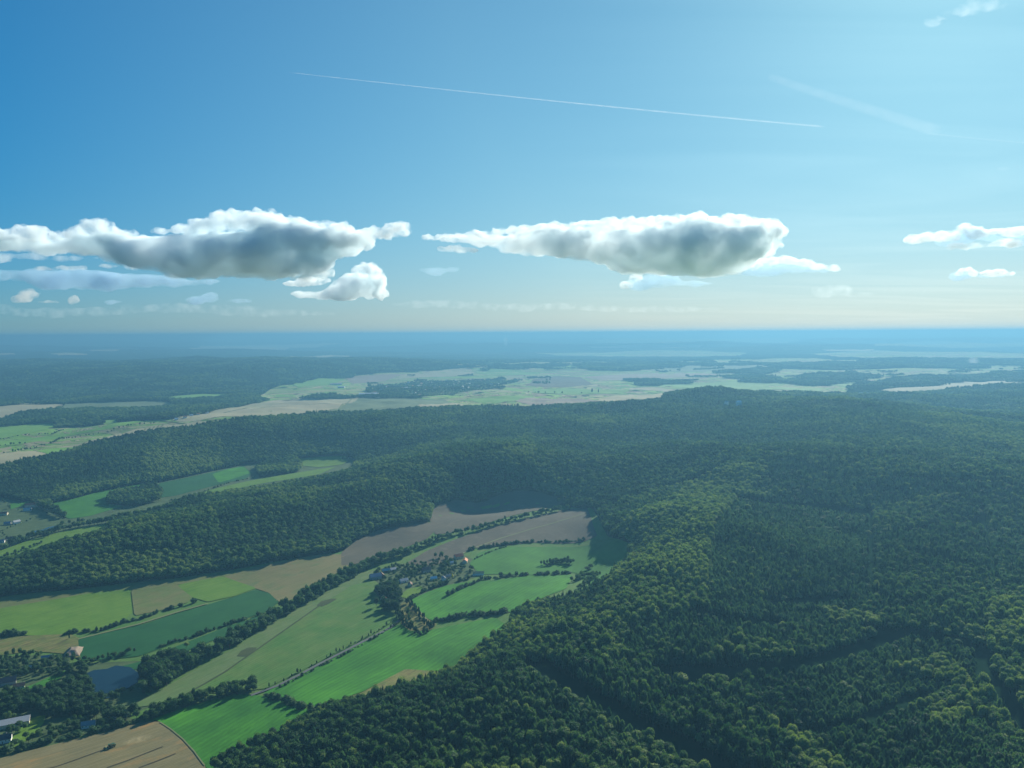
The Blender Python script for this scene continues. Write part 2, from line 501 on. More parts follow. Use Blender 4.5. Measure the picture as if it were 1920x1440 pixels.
# ------------------------------------------------------------------ fields, meadows, tracks, ponds
def bearing(s):
    """direction of a pixel segment on the ground, as an angle in world xy"""
    (x1, y1), (x2, y2) = GP(s)
    return math.atan2(y2 - y1, x2 - x1)
A_ROAD = bearing("500,1300 740,1175")
A_G = bearing("160,1220 480,1120")
GREEN1, GREEN2 = (0.035, 0.175, 0.020), (0.055, 0.245, 0.024)
M = {}
M['meadow'] = field_mat("meadow_bright_green", (0.034, 0.160, 0.018), (0.072, 0.275, 0.022), A_ROAD, 9, 0.55, 70)
M['meadow2'] = field_mat("meadow_mid_green", (0.035, 0.150, 0.020), (0.062, 0.220, 0.024), A_ROAD, 7, 0.4, 60)
M['pasture'] = field_mat("pasture_grey_green", (0.072, 0.185, 0.034), (0.125, 0.205, 0.050), A_ROAD, 6, 0.45, 45)
M['strip'] = field_mat("pasture_pale_strip", (0.105, 0.185, 0.055), (0.140, 0.200, 0.075), A_ROAD, 4, 0.4, 25)
M['dark'] = field_mat("crop_dark_green", (0.014, 0.090, 0.026), (0.022, 0.115, 0.030), A_G, 5, 0.25, 60)
M['yellow'] = field_mat("meadow_yellow_green", (0.10, 0.21, 0.022), (0.14, 0.25, 0.032), A_G, 4, 0.5, 40)
M['tan'] = field_mat("stubble_tan", (0.185, 0.180, 0.070), (0.13, 0.185, 0.050), A_G, 5, 0.4, 35)
M['tan2'] = field_mat("stubble_brown_tan", (0.21, 0.18, 0.080), (0.155, 0.165, 0.060), A_ROAD, 7, 0.35, 60, (0.10, 0.15, 0.05))
M['rough'] = field_mat("rough_grass", (0.15, 0.190, 0.050), (0.24, 0.215, 0.075), A_ROAD, 2.5, 0.9, 14, (0.10, 0.085, 0.04))
M['brown'] = field_mat("bare_soil", (0.098, 0.092, 0.066), (0.128, 0.115, 0.078), A_ROAD, 4, 0.35, 70, (0.14, 0.125, 0.09))
M['stubble'] = field_mat("harvested_stubble", (0.205, 0.182, 0.090), (0.245, 0.208, 0.098), bearing("0,1465 200,1400"), 3.5, 0.55, 40, (0.31, 0.20, 0.075))
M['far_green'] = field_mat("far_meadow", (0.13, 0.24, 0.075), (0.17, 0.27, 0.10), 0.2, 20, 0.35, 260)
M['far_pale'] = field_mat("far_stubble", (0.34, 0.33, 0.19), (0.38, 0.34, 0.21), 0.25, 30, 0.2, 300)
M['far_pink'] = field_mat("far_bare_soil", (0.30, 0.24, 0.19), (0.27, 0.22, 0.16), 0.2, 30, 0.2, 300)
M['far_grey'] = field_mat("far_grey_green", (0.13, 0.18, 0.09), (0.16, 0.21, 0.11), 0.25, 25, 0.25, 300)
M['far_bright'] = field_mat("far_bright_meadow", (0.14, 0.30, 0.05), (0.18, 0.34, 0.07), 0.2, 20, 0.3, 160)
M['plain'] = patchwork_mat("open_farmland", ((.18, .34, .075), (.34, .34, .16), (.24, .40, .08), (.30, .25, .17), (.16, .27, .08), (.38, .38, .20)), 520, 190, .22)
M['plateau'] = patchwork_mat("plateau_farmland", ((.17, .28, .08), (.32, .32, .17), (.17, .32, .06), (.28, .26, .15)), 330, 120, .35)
M['marsh'] = field_mat("rough_marsh", (0.07, 0.115, 0.045), (0.10, 0.15, 0.06), 0.3, 5, 0.5, 30, (0.04, 0.07, 0.03))
M['track'] = field_mat("dirt_track", (0.20, 0.18, 0.12), (0.24, 0.21, 0.14), 0, 3, 0.2, 20)
M['verge'] = field_mat("pale_grass_verge", (0.17, 0.20, 0.09), (0.20, 0.22, 0.10), 0, 3, 0.2, 20)
M['ditch'] = field_mat("dark_ditch", (0.05, 0.075, 0.03), (0.07, 0.09, 0.035), 0, 3, 0.2, 20)
M['asphalt'] = plain_mat("road_asphalt", (0.11, 0.12, 0.12), 0.8, 0.15, 0.2)
M['rut'] = plain_mat("tramline_soil", (0.06, 0.05, 0.03), 0.9, 0.2, 0.2)

drape("valley_floor", GP("-260,1160 0,1120 120,1108 210,1098 330,1085 430,1070 540,1050 640,1036 700,998 806,980 816,962 860,950 930,944 1040,944 1110,952 1140,1008 1185,1022 1172,1052 1135,1092 1080,1120 1010,1135 960,1160 955,1180 940,1200 870,1245 850,1268 790,1290 620,1334 575,1358 480,1396 390,1448 380,1600 -260,1600"), M['pasture'], .15, "grassy floor of the near valley")
F = [  # name, material, pixels, lift, label
 ("stubble_field", 'stubble', "-120,1466 -60,1443 0,1424 100,1398 200,1374 268,1355 300,1355 320,1369 343,1388 364,1411 384,1438 420,1500 420,1600 -200,1600", .3, "harvested tan stubble field at the bottom left corner"),
 ("meadow", 'meadow', "284,1350 330,1334 400,1312 440,1303 490,1306 540,1318 590,1336 575,1356 520,1382 440,1420 392,1448 384,1438 364,1411 343,1388 320,1369 300,1355", .35, "bright green meadow beside the stubble field"),
 ("meadow", 'meadow', "492,1302 560,1270 640,1228 700,1196 752,1172 768,1184 800,1184 860,1172 900,1164 930,1160 952,1175 945,1195 900,1222 865,1245 858,1264 835,1262 760,1257 730,1272 680,1298 612,1324 590,1327 545,1312", .3, "large bright green meadow below the country road"),
 ("rough_patch", 'rough', "600,1328 640,1314 684,1298 730,1272 760,1256 838,1261 850,1266 800,1285 740,1300 660,1325 610,1335", .4, "tan rough grass patch between the meadow and the wood"),
 ("pasture", 'pasture', "350,1302 420,1262 490,1212 560,1164 612,1128 660,1098 700,1088 716,1100 730,1120 748,1140 750,1158 700,1190 640,1222 560,1262 500,1292 430,1300", .3, "grey green pasture above the country road"),
 ("grass_strip", 'strip', "240,1330 300,1296 380,1250 440,1216 500,1176 560,1138 610,1112 660,1080 700,1070 720,1078 700,1089 660,1099 612,1129 560,1165 490,1213 420,1263 350,1303 300,1322", .35, "pale grass strip beside the tree lined stream"),
 ("crop_field", 'dark', "146,1200 200,1188 270,1172 330,1152 380,1138 440,1120 478,1107 504,1113 524,1130 500,1148 440,1168 380,1188 320,1210 260,1232 200,1238 152,1240", .3, "dark green crop field left of the stream trees"),
 ("meadow", 'dark', "270,1240 320,1218 380,1194 440,1172 500,1152 524,1142 520,1156 470,1180 400,1202 350,1222 300,1246 230,1262 200,1258", .35, "narrow dark green meadow between the crop field and the stream trees"),
 ("meadow", 'yellow', "-200,1180 0,1142 100,1126 180,1112 244,1106 248,1150 232,1166 190,1182 130,1190 60,1193 0,1190 -200,1235", .3, "yellow green meadow at the left edge"),
 ("shaded_field", 'tan', "-200,1160 0,1122 120,1110 210,1098 330,1086 420,1072 440,1080 330,1098 244,1107 180,1113 100,1127 0,1143 -200,1182", .28, "field strip in the shade of the wooded hill"),
 ("stubble_field", 'tan', "246,1107 300,1099 334,1097 362,1121 352,1131 300,1146 252,1156", .33, "small tan stubble field beside the yellow green meadow"),
 ("meadow", 'yellow', "332,1098 420,1082 482,1104 440,1119 390,1130 362,1122", .36, "small pale green meadow beside the dark crop field"),
 ("stubble_field", 'tan2', "418,1083 470,1068 540,1052 600,1040 675,1040 650,1066 590,1100 545,1126 524,1134 505,1113 480,1105", .3, "brown tan field in front of the wooded hill"),
 ("rough_meadow", 'rough', "-200,1245 0,1198 60,1193 130,1190 150,1198 152,1240 130,1228 60,1222 0,1230 -200,1280", .28, "rough olive meadow above the garden plots at the left"),
 ("bare_field", 'brown', "640,1062 640,1037 672,1012 700,998 806,980 826,988 800,1012 740,1035 690,1055", .32, "grey brown bare field in the bay of the wood"),
 ("bare_field", 'brown', "816,1004 806,976 813,950 860,938 930,930 1040,932 1060,938 1030,955 960,968 920,980 870,996", .3, "grey bare field at the head of the valley"),
 ("bare_field", 'brown', "760,1058 800,1034 860,1010 940,984 1000,969 1060,956 1100,950 1112,985 1120,1006 1090,1018 1000,1018 930,1026 880,1030 862,1046 810,1062", .3, "brown field between the tree line and the village"),
 ("meadow", 'meadow2', "880,1058 900,1036 950,1026 1040,1026 1110,1022 1150,1010 1182,1022 1175,1052 1130,1090 1110,1098 1080,1074 1000,1079 960,1078 900,1078", .3, "green meadow behind the village partly in the shade of the wood"),
 ("meadow", 'meadow', "766,1128 800,1112 840,1098 880,1092 930,1089 1000,1080 1074,1079 1062,1105 1010,1125 960,1148 930,1152 870,1160 818,1168 800,1160 784,1145", .34, "humped green meadow right of the village"),
 ("garden_meadow", 'yellow', "748,1120 764,1106 790,1100 796,1108 766,1124", .4, "small bright green garden meadow in the village"),
 ("village_green", 'marsh', "688,1092 700,1070 760,1056 800,1062 870,1040 905,1060 895,1082 860,1094 800,1112 764,1128 752,1150 725,1118", .26, "village ground with gardens"),
 ("orchard", 'rough', "752,1132 770,1128 786,1146 802,1162 820,1172 800,1188 768,1190 752,1172", .28, "narrow rough field between two rows of trees"),
 ("clearing", 'marsh', "110,1262 160,1244 260,1240 300,1250 270,1300 300,1320 230,1345 180,1330 150,1300", .27, "rough ground around the pond"),
 ("clearing", 'marsh', "-150,1250 0,1232 130,1228 140,1300 200,1335 260,1352 100,1396 0,1422 -200,1480", .24, "garden ground at the left edge"),
 ("garden_meadow", 'meadow2', "30,1296 60,1286 100,1268 124,1258 112,1275 80,1290 50,1300 20,1302", .4, "small lawn among the garden trees at the left edge"),
 ("garden_meadow", 'yellow', "30,1374 50,1350 86,1342 82,1358 60,1385 30,1402 10,1408", .4, "sunlit lawn beside the long barn at the left edge"),
 # middle valley
 ("meadow", 'yellow', "-200,1110 0,1062 60,1044 120,1024 190,1002 218,984 205,982 140,992 60,1012 0,1034 -200,1080", .4, "bright green valley meadow behind the wooded hill"),
 ("valley_ground", 'marsh', "-200,1075 0,1032 60,1010 140,990 206,980 300,962 350,942 430,927 500,917 600,899 660,884 668,866 650,855 600,856 556,860 500,868 456,872 400,884 350,895 296,906 262,908 200,922 120,975 90,960 40,940 0,932 -200,960", .22, "rough valley ground with gardens"),
 ("meadow", 'meadow2', "92,946 140,936 190,922 266,908 262,916 214,932 204,946 232,950 170,968 130,974 106,962", .5, "green meadow left of the round copse"),
 ("meadow", 'meadow2', "18,946 64,940 60,944 40,950 20,956", .5, "tiny meadow by the red roofed farm"),
 ("crop_field", 'dark', "296,908 350,897 400,886 456,874 474,888 462,898 400,912 330,930 302,934", .5, "green crop field in the side valley"),
 ("meadow", 'meadow', "398,890 430,880 458,876 470,888 440,898 410,906", .7, "bright square of meadow in the side valley crop field"),
 ("meadow", 'yellow', "358,932 400,918 470,902 540,890 602,880 630,876 600,890 560,897 500,906 430,920 380,932", .5, "long bright green meadow in the side valley"),
 ("meadow", 'yellow', "558,862 600,858 648,856 652,866 640,872 600,877 566,874", .55, "small bright green meadow at the head of the side valley"),
 ("meadow", 'yellow', "672,870 690,866 694,868 682,873", .55, "tiny meadow beside the farm in the woods"),
 ("meadow", 'yellow', "-300,1500 -300,1500.5 -300,1501", .5, ""),
 # plateau at the left
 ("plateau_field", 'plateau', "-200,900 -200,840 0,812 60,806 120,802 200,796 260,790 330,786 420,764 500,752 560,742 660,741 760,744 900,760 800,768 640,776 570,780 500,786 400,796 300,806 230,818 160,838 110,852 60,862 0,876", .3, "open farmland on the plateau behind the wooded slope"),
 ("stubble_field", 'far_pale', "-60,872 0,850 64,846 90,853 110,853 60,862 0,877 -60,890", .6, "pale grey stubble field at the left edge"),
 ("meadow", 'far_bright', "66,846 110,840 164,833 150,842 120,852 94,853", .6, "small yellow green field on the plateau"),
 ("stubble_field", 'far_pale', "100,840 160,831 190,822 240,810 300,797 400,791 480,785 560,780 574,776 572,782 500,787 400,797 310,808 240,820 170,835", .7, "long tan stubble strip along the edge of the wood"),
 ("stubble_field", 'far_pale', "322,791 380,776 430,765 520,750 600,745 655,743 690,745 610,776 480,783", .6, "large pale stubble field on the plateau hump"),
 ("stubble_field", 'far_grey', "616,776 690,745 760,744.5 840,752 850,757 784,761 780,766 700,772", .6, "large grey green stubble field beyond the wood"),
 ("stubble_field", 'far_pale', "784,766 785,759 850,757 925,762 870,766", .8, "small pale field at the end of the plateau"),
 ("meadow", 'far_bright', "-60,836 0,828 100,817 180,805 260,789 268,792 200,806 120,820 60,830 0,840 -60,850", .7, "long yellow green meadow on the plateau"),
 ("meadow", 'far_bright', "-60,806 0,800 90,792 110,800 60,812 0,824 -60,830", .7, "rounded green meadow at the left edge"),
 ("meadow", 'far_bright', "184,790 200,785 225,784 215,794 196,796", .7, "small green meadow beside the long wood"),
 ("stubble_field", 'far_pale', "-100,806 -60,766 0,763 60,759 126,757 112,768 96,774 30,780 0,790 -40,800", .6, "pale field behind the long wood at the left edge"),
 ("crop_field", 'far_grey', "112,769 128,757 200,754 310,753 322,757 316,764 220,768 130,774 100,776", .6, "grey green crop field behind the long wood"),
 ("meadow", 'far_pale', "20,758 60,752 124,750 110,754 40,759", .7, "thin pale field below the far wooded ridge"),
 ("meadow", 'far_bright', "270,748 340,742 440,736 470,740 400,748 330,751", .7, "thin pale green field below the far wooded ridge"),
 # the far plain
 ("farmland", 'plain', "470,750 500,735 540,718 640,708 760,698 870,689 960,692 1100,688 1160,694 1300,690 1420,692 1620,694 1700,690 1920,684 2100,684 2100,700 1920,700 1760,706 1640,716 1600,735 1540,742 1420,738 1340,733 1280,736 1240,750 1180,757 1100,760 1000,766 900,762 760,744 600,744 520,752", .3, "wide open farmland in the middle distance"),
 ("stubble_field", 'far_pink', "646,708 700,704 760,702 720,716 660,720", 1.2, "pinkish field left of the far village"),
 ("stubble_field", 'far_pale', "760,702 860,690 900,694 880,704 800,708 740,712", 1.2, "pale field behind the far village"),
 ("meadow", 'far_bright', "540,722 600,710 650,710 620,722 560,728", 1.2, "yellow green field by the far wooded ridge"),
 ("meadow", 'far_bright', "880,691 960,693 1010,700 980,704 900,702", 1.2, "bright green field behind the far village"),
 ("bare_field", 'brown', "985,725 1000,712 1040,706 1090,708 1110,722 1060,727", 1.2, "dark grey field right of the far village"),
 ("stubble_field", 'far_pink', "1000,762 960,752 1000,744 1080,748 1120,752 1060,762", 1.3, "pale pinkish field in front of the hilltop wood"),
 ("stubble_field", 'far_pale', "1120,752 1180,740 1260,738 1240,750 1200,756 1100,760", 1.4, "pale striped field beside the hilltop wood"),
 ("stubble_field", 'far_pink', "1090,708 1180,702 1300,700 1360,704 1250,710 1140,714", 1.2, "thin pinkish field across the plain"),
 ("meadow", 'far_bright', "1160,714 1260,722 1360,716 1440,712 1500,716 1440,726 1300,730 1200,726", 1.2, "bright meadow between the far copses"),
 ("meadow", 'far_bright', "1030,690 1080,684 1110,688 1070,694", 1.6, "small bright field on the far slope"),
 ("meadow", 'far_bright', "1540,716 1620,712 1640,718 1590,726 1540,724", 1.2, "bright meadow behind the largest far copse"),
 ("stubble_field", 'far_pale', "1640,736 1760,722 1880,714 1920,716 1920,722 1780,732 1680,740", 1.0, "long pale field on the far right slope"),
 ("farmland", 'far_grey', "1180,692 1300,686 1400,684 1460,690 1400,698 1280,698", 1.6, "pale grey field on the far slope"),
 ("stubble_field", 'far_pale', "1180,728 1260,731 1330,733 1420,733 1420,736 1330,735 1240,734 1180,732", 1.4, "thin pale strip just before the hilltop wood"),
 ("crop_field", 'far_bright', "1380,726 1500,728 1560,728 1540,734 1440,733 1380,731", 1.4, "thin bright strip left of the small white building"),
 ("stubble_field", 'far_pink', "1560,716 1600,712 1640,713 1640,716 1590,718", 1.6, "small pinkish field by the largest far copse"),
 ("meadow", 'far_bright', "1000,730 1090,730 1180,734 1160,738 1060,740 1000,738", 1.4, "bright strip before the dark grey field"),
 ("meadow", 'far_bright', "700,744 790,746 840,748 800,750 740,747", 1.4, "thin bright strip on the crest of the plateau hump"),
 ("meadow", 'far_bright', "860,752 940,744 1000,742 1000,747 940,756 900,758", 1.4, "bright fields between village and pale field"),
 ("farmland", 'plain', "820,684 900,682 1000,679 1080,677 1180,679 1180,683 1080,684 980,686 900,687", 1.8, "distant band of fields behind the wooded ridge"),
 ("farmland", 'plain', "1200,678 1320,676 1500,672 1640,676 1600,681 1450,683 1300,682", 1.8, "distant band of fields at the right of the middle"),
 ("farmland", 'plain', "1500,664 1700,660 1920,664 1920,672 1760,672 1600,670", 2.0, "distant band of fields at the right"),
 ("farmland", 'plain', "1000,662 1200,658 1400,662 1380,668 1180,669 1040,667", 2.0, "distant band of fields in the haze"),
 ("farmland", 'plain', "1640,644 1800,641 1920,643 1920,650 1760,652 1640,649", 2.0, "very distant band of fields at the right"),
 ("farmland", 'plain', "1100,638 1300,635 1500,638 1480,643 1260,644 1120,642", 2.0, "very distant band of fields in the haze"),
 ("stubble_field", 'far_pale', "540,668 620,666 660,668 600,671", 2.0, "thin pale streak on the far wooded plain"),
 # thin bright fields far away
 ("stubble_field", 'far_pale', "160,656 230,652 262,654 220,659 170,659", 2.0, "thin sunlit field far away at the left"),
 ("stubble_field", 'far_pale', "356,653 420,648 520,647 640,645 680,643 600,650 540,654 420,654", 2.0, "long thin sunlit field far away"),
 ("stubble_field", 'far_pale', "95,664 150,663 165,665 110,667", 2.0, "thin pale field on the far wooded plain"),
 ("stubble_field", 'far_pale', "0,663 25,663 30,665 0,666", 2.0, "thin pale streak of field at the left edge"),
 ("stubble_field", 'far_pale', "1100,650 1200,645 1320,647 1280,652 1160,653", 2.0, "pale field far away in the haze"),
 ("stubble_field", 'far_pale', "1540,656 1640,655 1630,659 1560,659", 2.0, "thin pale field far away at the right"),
]
for nm, mt, s, lift, lab in F:
    if not lab: continue
    drape(nm, GP(s), M[mt], lift + (.1 if nm in ('plateau_field', 'valley_ground', 'farmland', 'village_green', 'clearing') else .6), lab, smooth=0 if lift > 1.1 else 1)

strip("road", GP("470,1306 520,1288 560,1268 600,1246 640,1226 690,1200 730,1180 752,1162"), 5.0, M['asphalt'], 1.3, "narrow asphalt country road running up to the village")
strip("track", GP("612,1128 560,1165 490,1214 420,1263 350,1303 300,1324"), 3.0, M['ditch'], 1.3, "dark ditch line between the pasture and the grass strip")
strip("track", GP("300,1356 320,1369 343,1388 364,1411 384,1438"), 1.4, M['verge'], 1.4, "pale verge between stubble field and meadow")
strip("track", GP("146,1200 190,1189 260,1172 330,1150 390,1133"), 4.0, M['verge'], 1.3, "pale verge along the dark crop field")
strip("track", GP("850,1050 880,1032 940,1010 1000,992 1060,975 1098,963"), 4.0, M['verge'], 1.3, "pale farm track through the brown field")
strip("track", GP("800,1163 784,1145 768,1128"), 3.0, M['verge'], 1.3, "pale verge of the humped meadow")
strip("track", GP("620,774 640,762 656,752 668,747"), 9.0, M['verge'], 2.0, "pale track over the plateau fields")
strip("track", GP("300,790 400,789 480,784 560,777 620,775"), 8.0, M['ditch'], 2.0, "dark field edge along the plateau strip")
strip("track", GP("330,786 420,775 500,764 600,758 660,757"), 6.0, M['ditch'], 2.0, "dark line across the large pale field")
for i, s in enumerate(("105,1440 140,1428 180,1413 204,1404", "200,1442 240,1428 280,1412 306,1402", "260,1442 300,1427 330,1415", "-20,1475 40,1455 105,1440")):
    strip("tramline", GP(s), 1.2, M['rut'], 1.3, "dark wheel line in the harvested stubble field")
for i in range(16):
    x = 178 + i * 8.2; y = 831 - i * 2.1
    strip("swath", GP(f"{x},{y+3} {x+5},{y-3}"), 7.0, M['rut'] if False else M['tan2'], 2.2, "raked swath on the tan strip by the wood")

def pond(name, s, label):
    m, nt, b = new_mat("pond_water")
    b.inputs['Base Color'].default_value = (0.008, 0.022, 0.034, 1)
    b.inputs['Roughness'].default_value = 0.12; b.inputs['Specular IOR Level'].default_value = 0.32
    b.inputs['IOR'].default_value = 1.33
    bp = nd(nt, "ShaderNodeBump"); bp.inputs['Strength'].default_value = 0.25; bp.inputs['Distance'].default_value = 0.3
    nt.links.new(noise_tex(nt, nd(nt, "ShaderNodeNewGeometry").outputs['Position'], 0.6, 3), bp.inputs['Height'])
    nt.links.new(bp.outputs[0], b.inputs['Normal'])
    pts = smooth_poly(GP(s), 2)
    z = max(float(terrain(*p)) for p in pts) + 1.1
    top = np.array([(p[0], p[1], z) for p in pts]); bot = top.copy(); bot[:, 2] -= 2.5
    n = len(pts); me = bpy.data.meshes.new(name)
    me.from_pydata([tuple(v) for v in np.vstack([top, bot])], [], [tuple(range(n))] + [(i, i + n, (i + 1) % n + n, (i + 1) % n) for i in range(n)])
    me.update(); OPEN.append(pts)
    bm = bmesh.new(); bm.from_mesh(me); bmesh.ops.recalc_face_normals(bm, faces=bm.faces); bm.to_mesh(me); bm.free()
    return tag(link(name, me, m), label, None, None, 'structure')
pond("pond", "163,1266 176,1260 200,1258 218,1251 245,1254 262,1266 260,1280 240,1292 218,1300 205,1310 190,1313 178,1305 165,1288", "dark blue pond ringed by trees at the lower left")
pond("pond", "58,1002 66,997 80,995 90,990 108,986 106,992 90,998 74,1002 62,1005", "small pond in the side valley at the left")
# ------------------------------------------------------------------ trees
def leaf_mat(name, lo, mid, hi, trans=0.22):
    m, nt, b = new_mat(name)
    at = nd(nt, "ShaderNodeAttribute", attribute_type='INSTANCER', attribute_name="tint")
    tc = nd(nt, "ShaderNodeTexCoord").outputs['Object']
    n = noise_tex(nt, tc, 0.55, 4, 0.7)
    f = mth(nt, 'ADD', at.outputs['Fac'], mth(nt, 'MULTIPLY', mth(nt, 'SUBTRACT', n, 0.5), 0.5))
    r = nd(nt, "ShaderNodeValToRGB"); e = r.color_ramp.elements
    e[0].position = 0.1; e[0].color = (*lo, 1); e[1].position = 0.95; e[1].color = (*hi, 1)
    k = e.new(0.5); k.color = (*mid, 1)
    nt.links.new(f, r.inputs[0])
    b.inputs['Roughness'].default_value = 0.75
    b.inputs['Specular IOR Level'].default_value = 0.15
    nt.links.new(r.outputs[0], b.inputs['Base Color'])
    bp = nd(nt, "ShaderNodeBump"); bp.inputs['Strength'].default_value = 0.9; bp.inputs['Distance'].default_value = 0.5
    nt.links.new(noise_tex(nt, tc, 1.4, 3, 0.7), bp.inputs['Height'])
    nt.links.new(bp.outputs[0], b.inputs['Normal'])
    tr = nt.nodes.new("ShaderNodeBsdfTranslucent"); nt.links.new(mixc(nt, 1.0, r.outputs[0], (1.5, 1.7, 0.7), 'MULTIPLY'), tr.inputs[0])
    mx = nt.nodes.new("ShaderNodeMixShader"); mx.inputs[0].default_value = trans
    nt.links.new(b.outputs[0], mx.inputs[1]); nt.links.new(tr.outputs[0], mx.inputs[2])
    nt.links.new(mx.outputs[0], nt.nodes["Material Output"].inputs[0])
    return m
M['leaf'] = leaf_mat("broadleaf_foliage", (0.018, 0.055, 0.030), (0.058, 0.125, 0.046), (0.180, 0.245, 0.080), 0.3)
M['needle'] = leaf_mat("conifer_foliage", (0.026, 0.075, 0.055), (0.066, 0.142, 0.084), (0.130, 0.215, 0.095), 0.42)
M['golden'] = leaf_mat("golden_foliage", (0.40, 0.36, 0.06), (0.60, 0.52, 0.10), (0.70, 0.62, 0.14), 0.3)
M['bark'] = plain_mat("bark", (0.10, 0.08, 0.06), 0.95, 0.3, 2.0)

ICO = {}
def ico(sub):
    if sub not in ICO:
        bm = bmesh.new(); bmesh.ops.create_icosphere(bm, subdivisions=sub, radius=1.0)
        bm.verts.ensure_lookup_table()
        ICO[sub] = (np.array([v.co[:] for v in bm.verts]), np.array([[v.index for v in f.verts] for f in bm.faces])); bm.free()
    return ICO[sub]

def lump_noise(P, f, seed):
    return np.array([mnoise.noise(Vector((p[0] * f + seed, p[1] * f - seed, p[2] * f + 2 * seed))) for p in P])

def crown_broad(seed, rx, rz, zc, lobes=15, tufts=260, top=0.0):
    rg = np.random.default_rng(seed); V, Fc, off = [], [], 0
    iv, jf = ico(2)
    for k in range(lobes):
        if k == 0: c = np.array([0, 0, 0.0]); s = 0.72
        else:
            u = rg.uniform(-0.55, 1.0); ph = k * 2.4 + rg.uniform(-.4, .4); w = math.sqrt(max(0, 1 - u * u))
            c = np.array([w * math.cos(ph), w * math.sin(ph), u]) * rg.uniform(0.55, 0.72); s = rg.uniform(0.28, 0.46)
        P = iv * s * (1 + 0.35 * lump_noise(iv, 1.7, seed + k * 3.1))[:, None]
        P = P * np.array([1, 1, 0.85]) + c
        P[:, :2] *= (1 - top * np.clip(P[:, 2], 0, 1))[:, None]
        V.append(P * [rx, rx, rz] + [0, 0, zc]); Fc.append(jf + off); off += len(P)
    T = []
    for k in range(tufts):                       # small leaf clumps that break the outline
        u = rg.uniform(-0.6, 1.0); ph = rg.uniform(0, 6.283); w = math.sqrt(1 - u * u)
        d = np.array([w * math.cos(ph), w * math.sin(ph), u]); c = d * rg.uniform(0.86, 1.12)
        c[:2] *= (1 - top * max(0, c[2])); s = rg.uniform(0.07, 0.15)
        a = rg.normal(size=3); a /= np.linalg.norm(a); b_ = np.cross(a, rg.normal(size=3)); b_ /= np.linalg.norm(b_)
        T += [c + a * s, c + b_ * s, c - a * s * rg.uniform(.6, 1), c - b_ * s]
    T = np.array(T) * [rx, rx, rz] + [0, 0, zc]
    q = np.arange(len(T)).reshape(-1, 4) + off
    return np.vstack(V + [T]), [np.vstack(Fc), q]

def crown_conifer(seed, r0, h, z0, tiers=11):
    rg = np.random.default_rng(seed); V, Fc, off = [], [], 0; seg = 16
    for k in range(tiers):
        t = k / tiers; z = z0 + (h - z0) * t; rad = r0 * (1 - t) ** 0.8 + 0.25
        hh = (h - z0) / tiers * 2.1
        ang = np.arange(seg) / seg * 6.283 + rg.uniform(0, 1)
        rr = rad * np.where(np.arange(seg) % 2 == 0, 1.0, 0.62) * rg.uniform(0.75, 1.15, seg)
        ring = np.c_[rr * np.cos(ang), rr * np.sin(ang), z - 0.12 * rr + rg.uniform(-.25, .25, seg)]
        P = np.vstack([ring, [[0, 0, z + hh]], [[0, 0, z + 0.35 * hh]]])
        i = np.arange(seg); j = (i + 1) % seg
        Fc += [np.c_[i, j, np.full(seg, seg)] + off, np.c_[j, i, np.full(seg, seg + 1)] + off]
        V.append(P); off += len(P)
    return np.vstack(V), [np.vstack(Fc)]

def trunk_np(r, h, lean=0.0, limbs=True, seed=0):
    rg = np.random.default_rng(seed + 99); V, Q, off = [], [], 0
    def tube(p0, p1, r0, r1, n=6):
        nonlocal off
        d = p1 - p0; d = d / np.linalg.norm(d); u = np.cross(d, [0.3, 0.9, 0.1]); u /= np.linalg.norm(u); v = np.cross(d, u)
        a = np.arange(n) / n * 6.283; c = np.outer(np.cos(a), u) + np.outer(np.sin(a), v)
        V.append(np.vstack([p0 + c * r0, p1 + c * r1])); i = np.arange(n); j = (i + 1) % n
        Q.append(np.c_[i, j, j + n, i + n] + off); off += 2 * n
    tube(np.array([0, 0, -1.5]), np.array([0, 0, h * 0.55]), r, r * 0.7); tube(np.array([0, 0, h * .55]), np.array([lean, 0, h]), r * .7, r * .25)
    if limbs:
        for k in range(5):
            ph = k * 1.3 + rg.uniform(0, .5); z = h * rg.uniform(.45, .7)
            tube(np.array([0, 0, z]), np.array([math.cos(ph) * h * .28, math.sin(ph) * h * .28, z + h * .28]), r * .4, r * .12, 5)
    return np.vstack(V), [np.vstack(Q)]

KIND = {}
def make_kind(kind, crowns, trunks, leafmat):
    lst = []
    for (cv, cf), (tv, tf) in zip(crowns, trunks):
        cme = np_mesh("crown", cv, cf, smooth=True); cme.materials.append(leafmat)
        tme = np_mesh("trunk", tv, tf, smooth=True); tme.materials.append(M['bark'])
        joined = [f for f in cf] + [f + len(cv) for f in tf]
        jme = np_mesh(kind, np.vstack([cv, tv]), joined, smooth=True)
        jme.materials.append(leafmat); jme.materials.append(M['bark'])
        nfc = sum(len(f) for f in cf); mi = np.zeros(len(jme.polygons), np.int32)
        cnt = len(jme.polygons); mi[min(nfc, cnt):] = 1
        jme.polygons.foreach_set("material_index", mi)
        lst.append((cme, tme, jme))
    c = bpy.data.collections.new(kind + "_shapes")       # not linked to the scene: a library of shapes for the woods
    for i, (_, _, j) in enumerate(lst):
        c.objects.link(bpy.data.objects.new(f"{kind}_{i}", j))
    KIND[kind] = (lst, c)

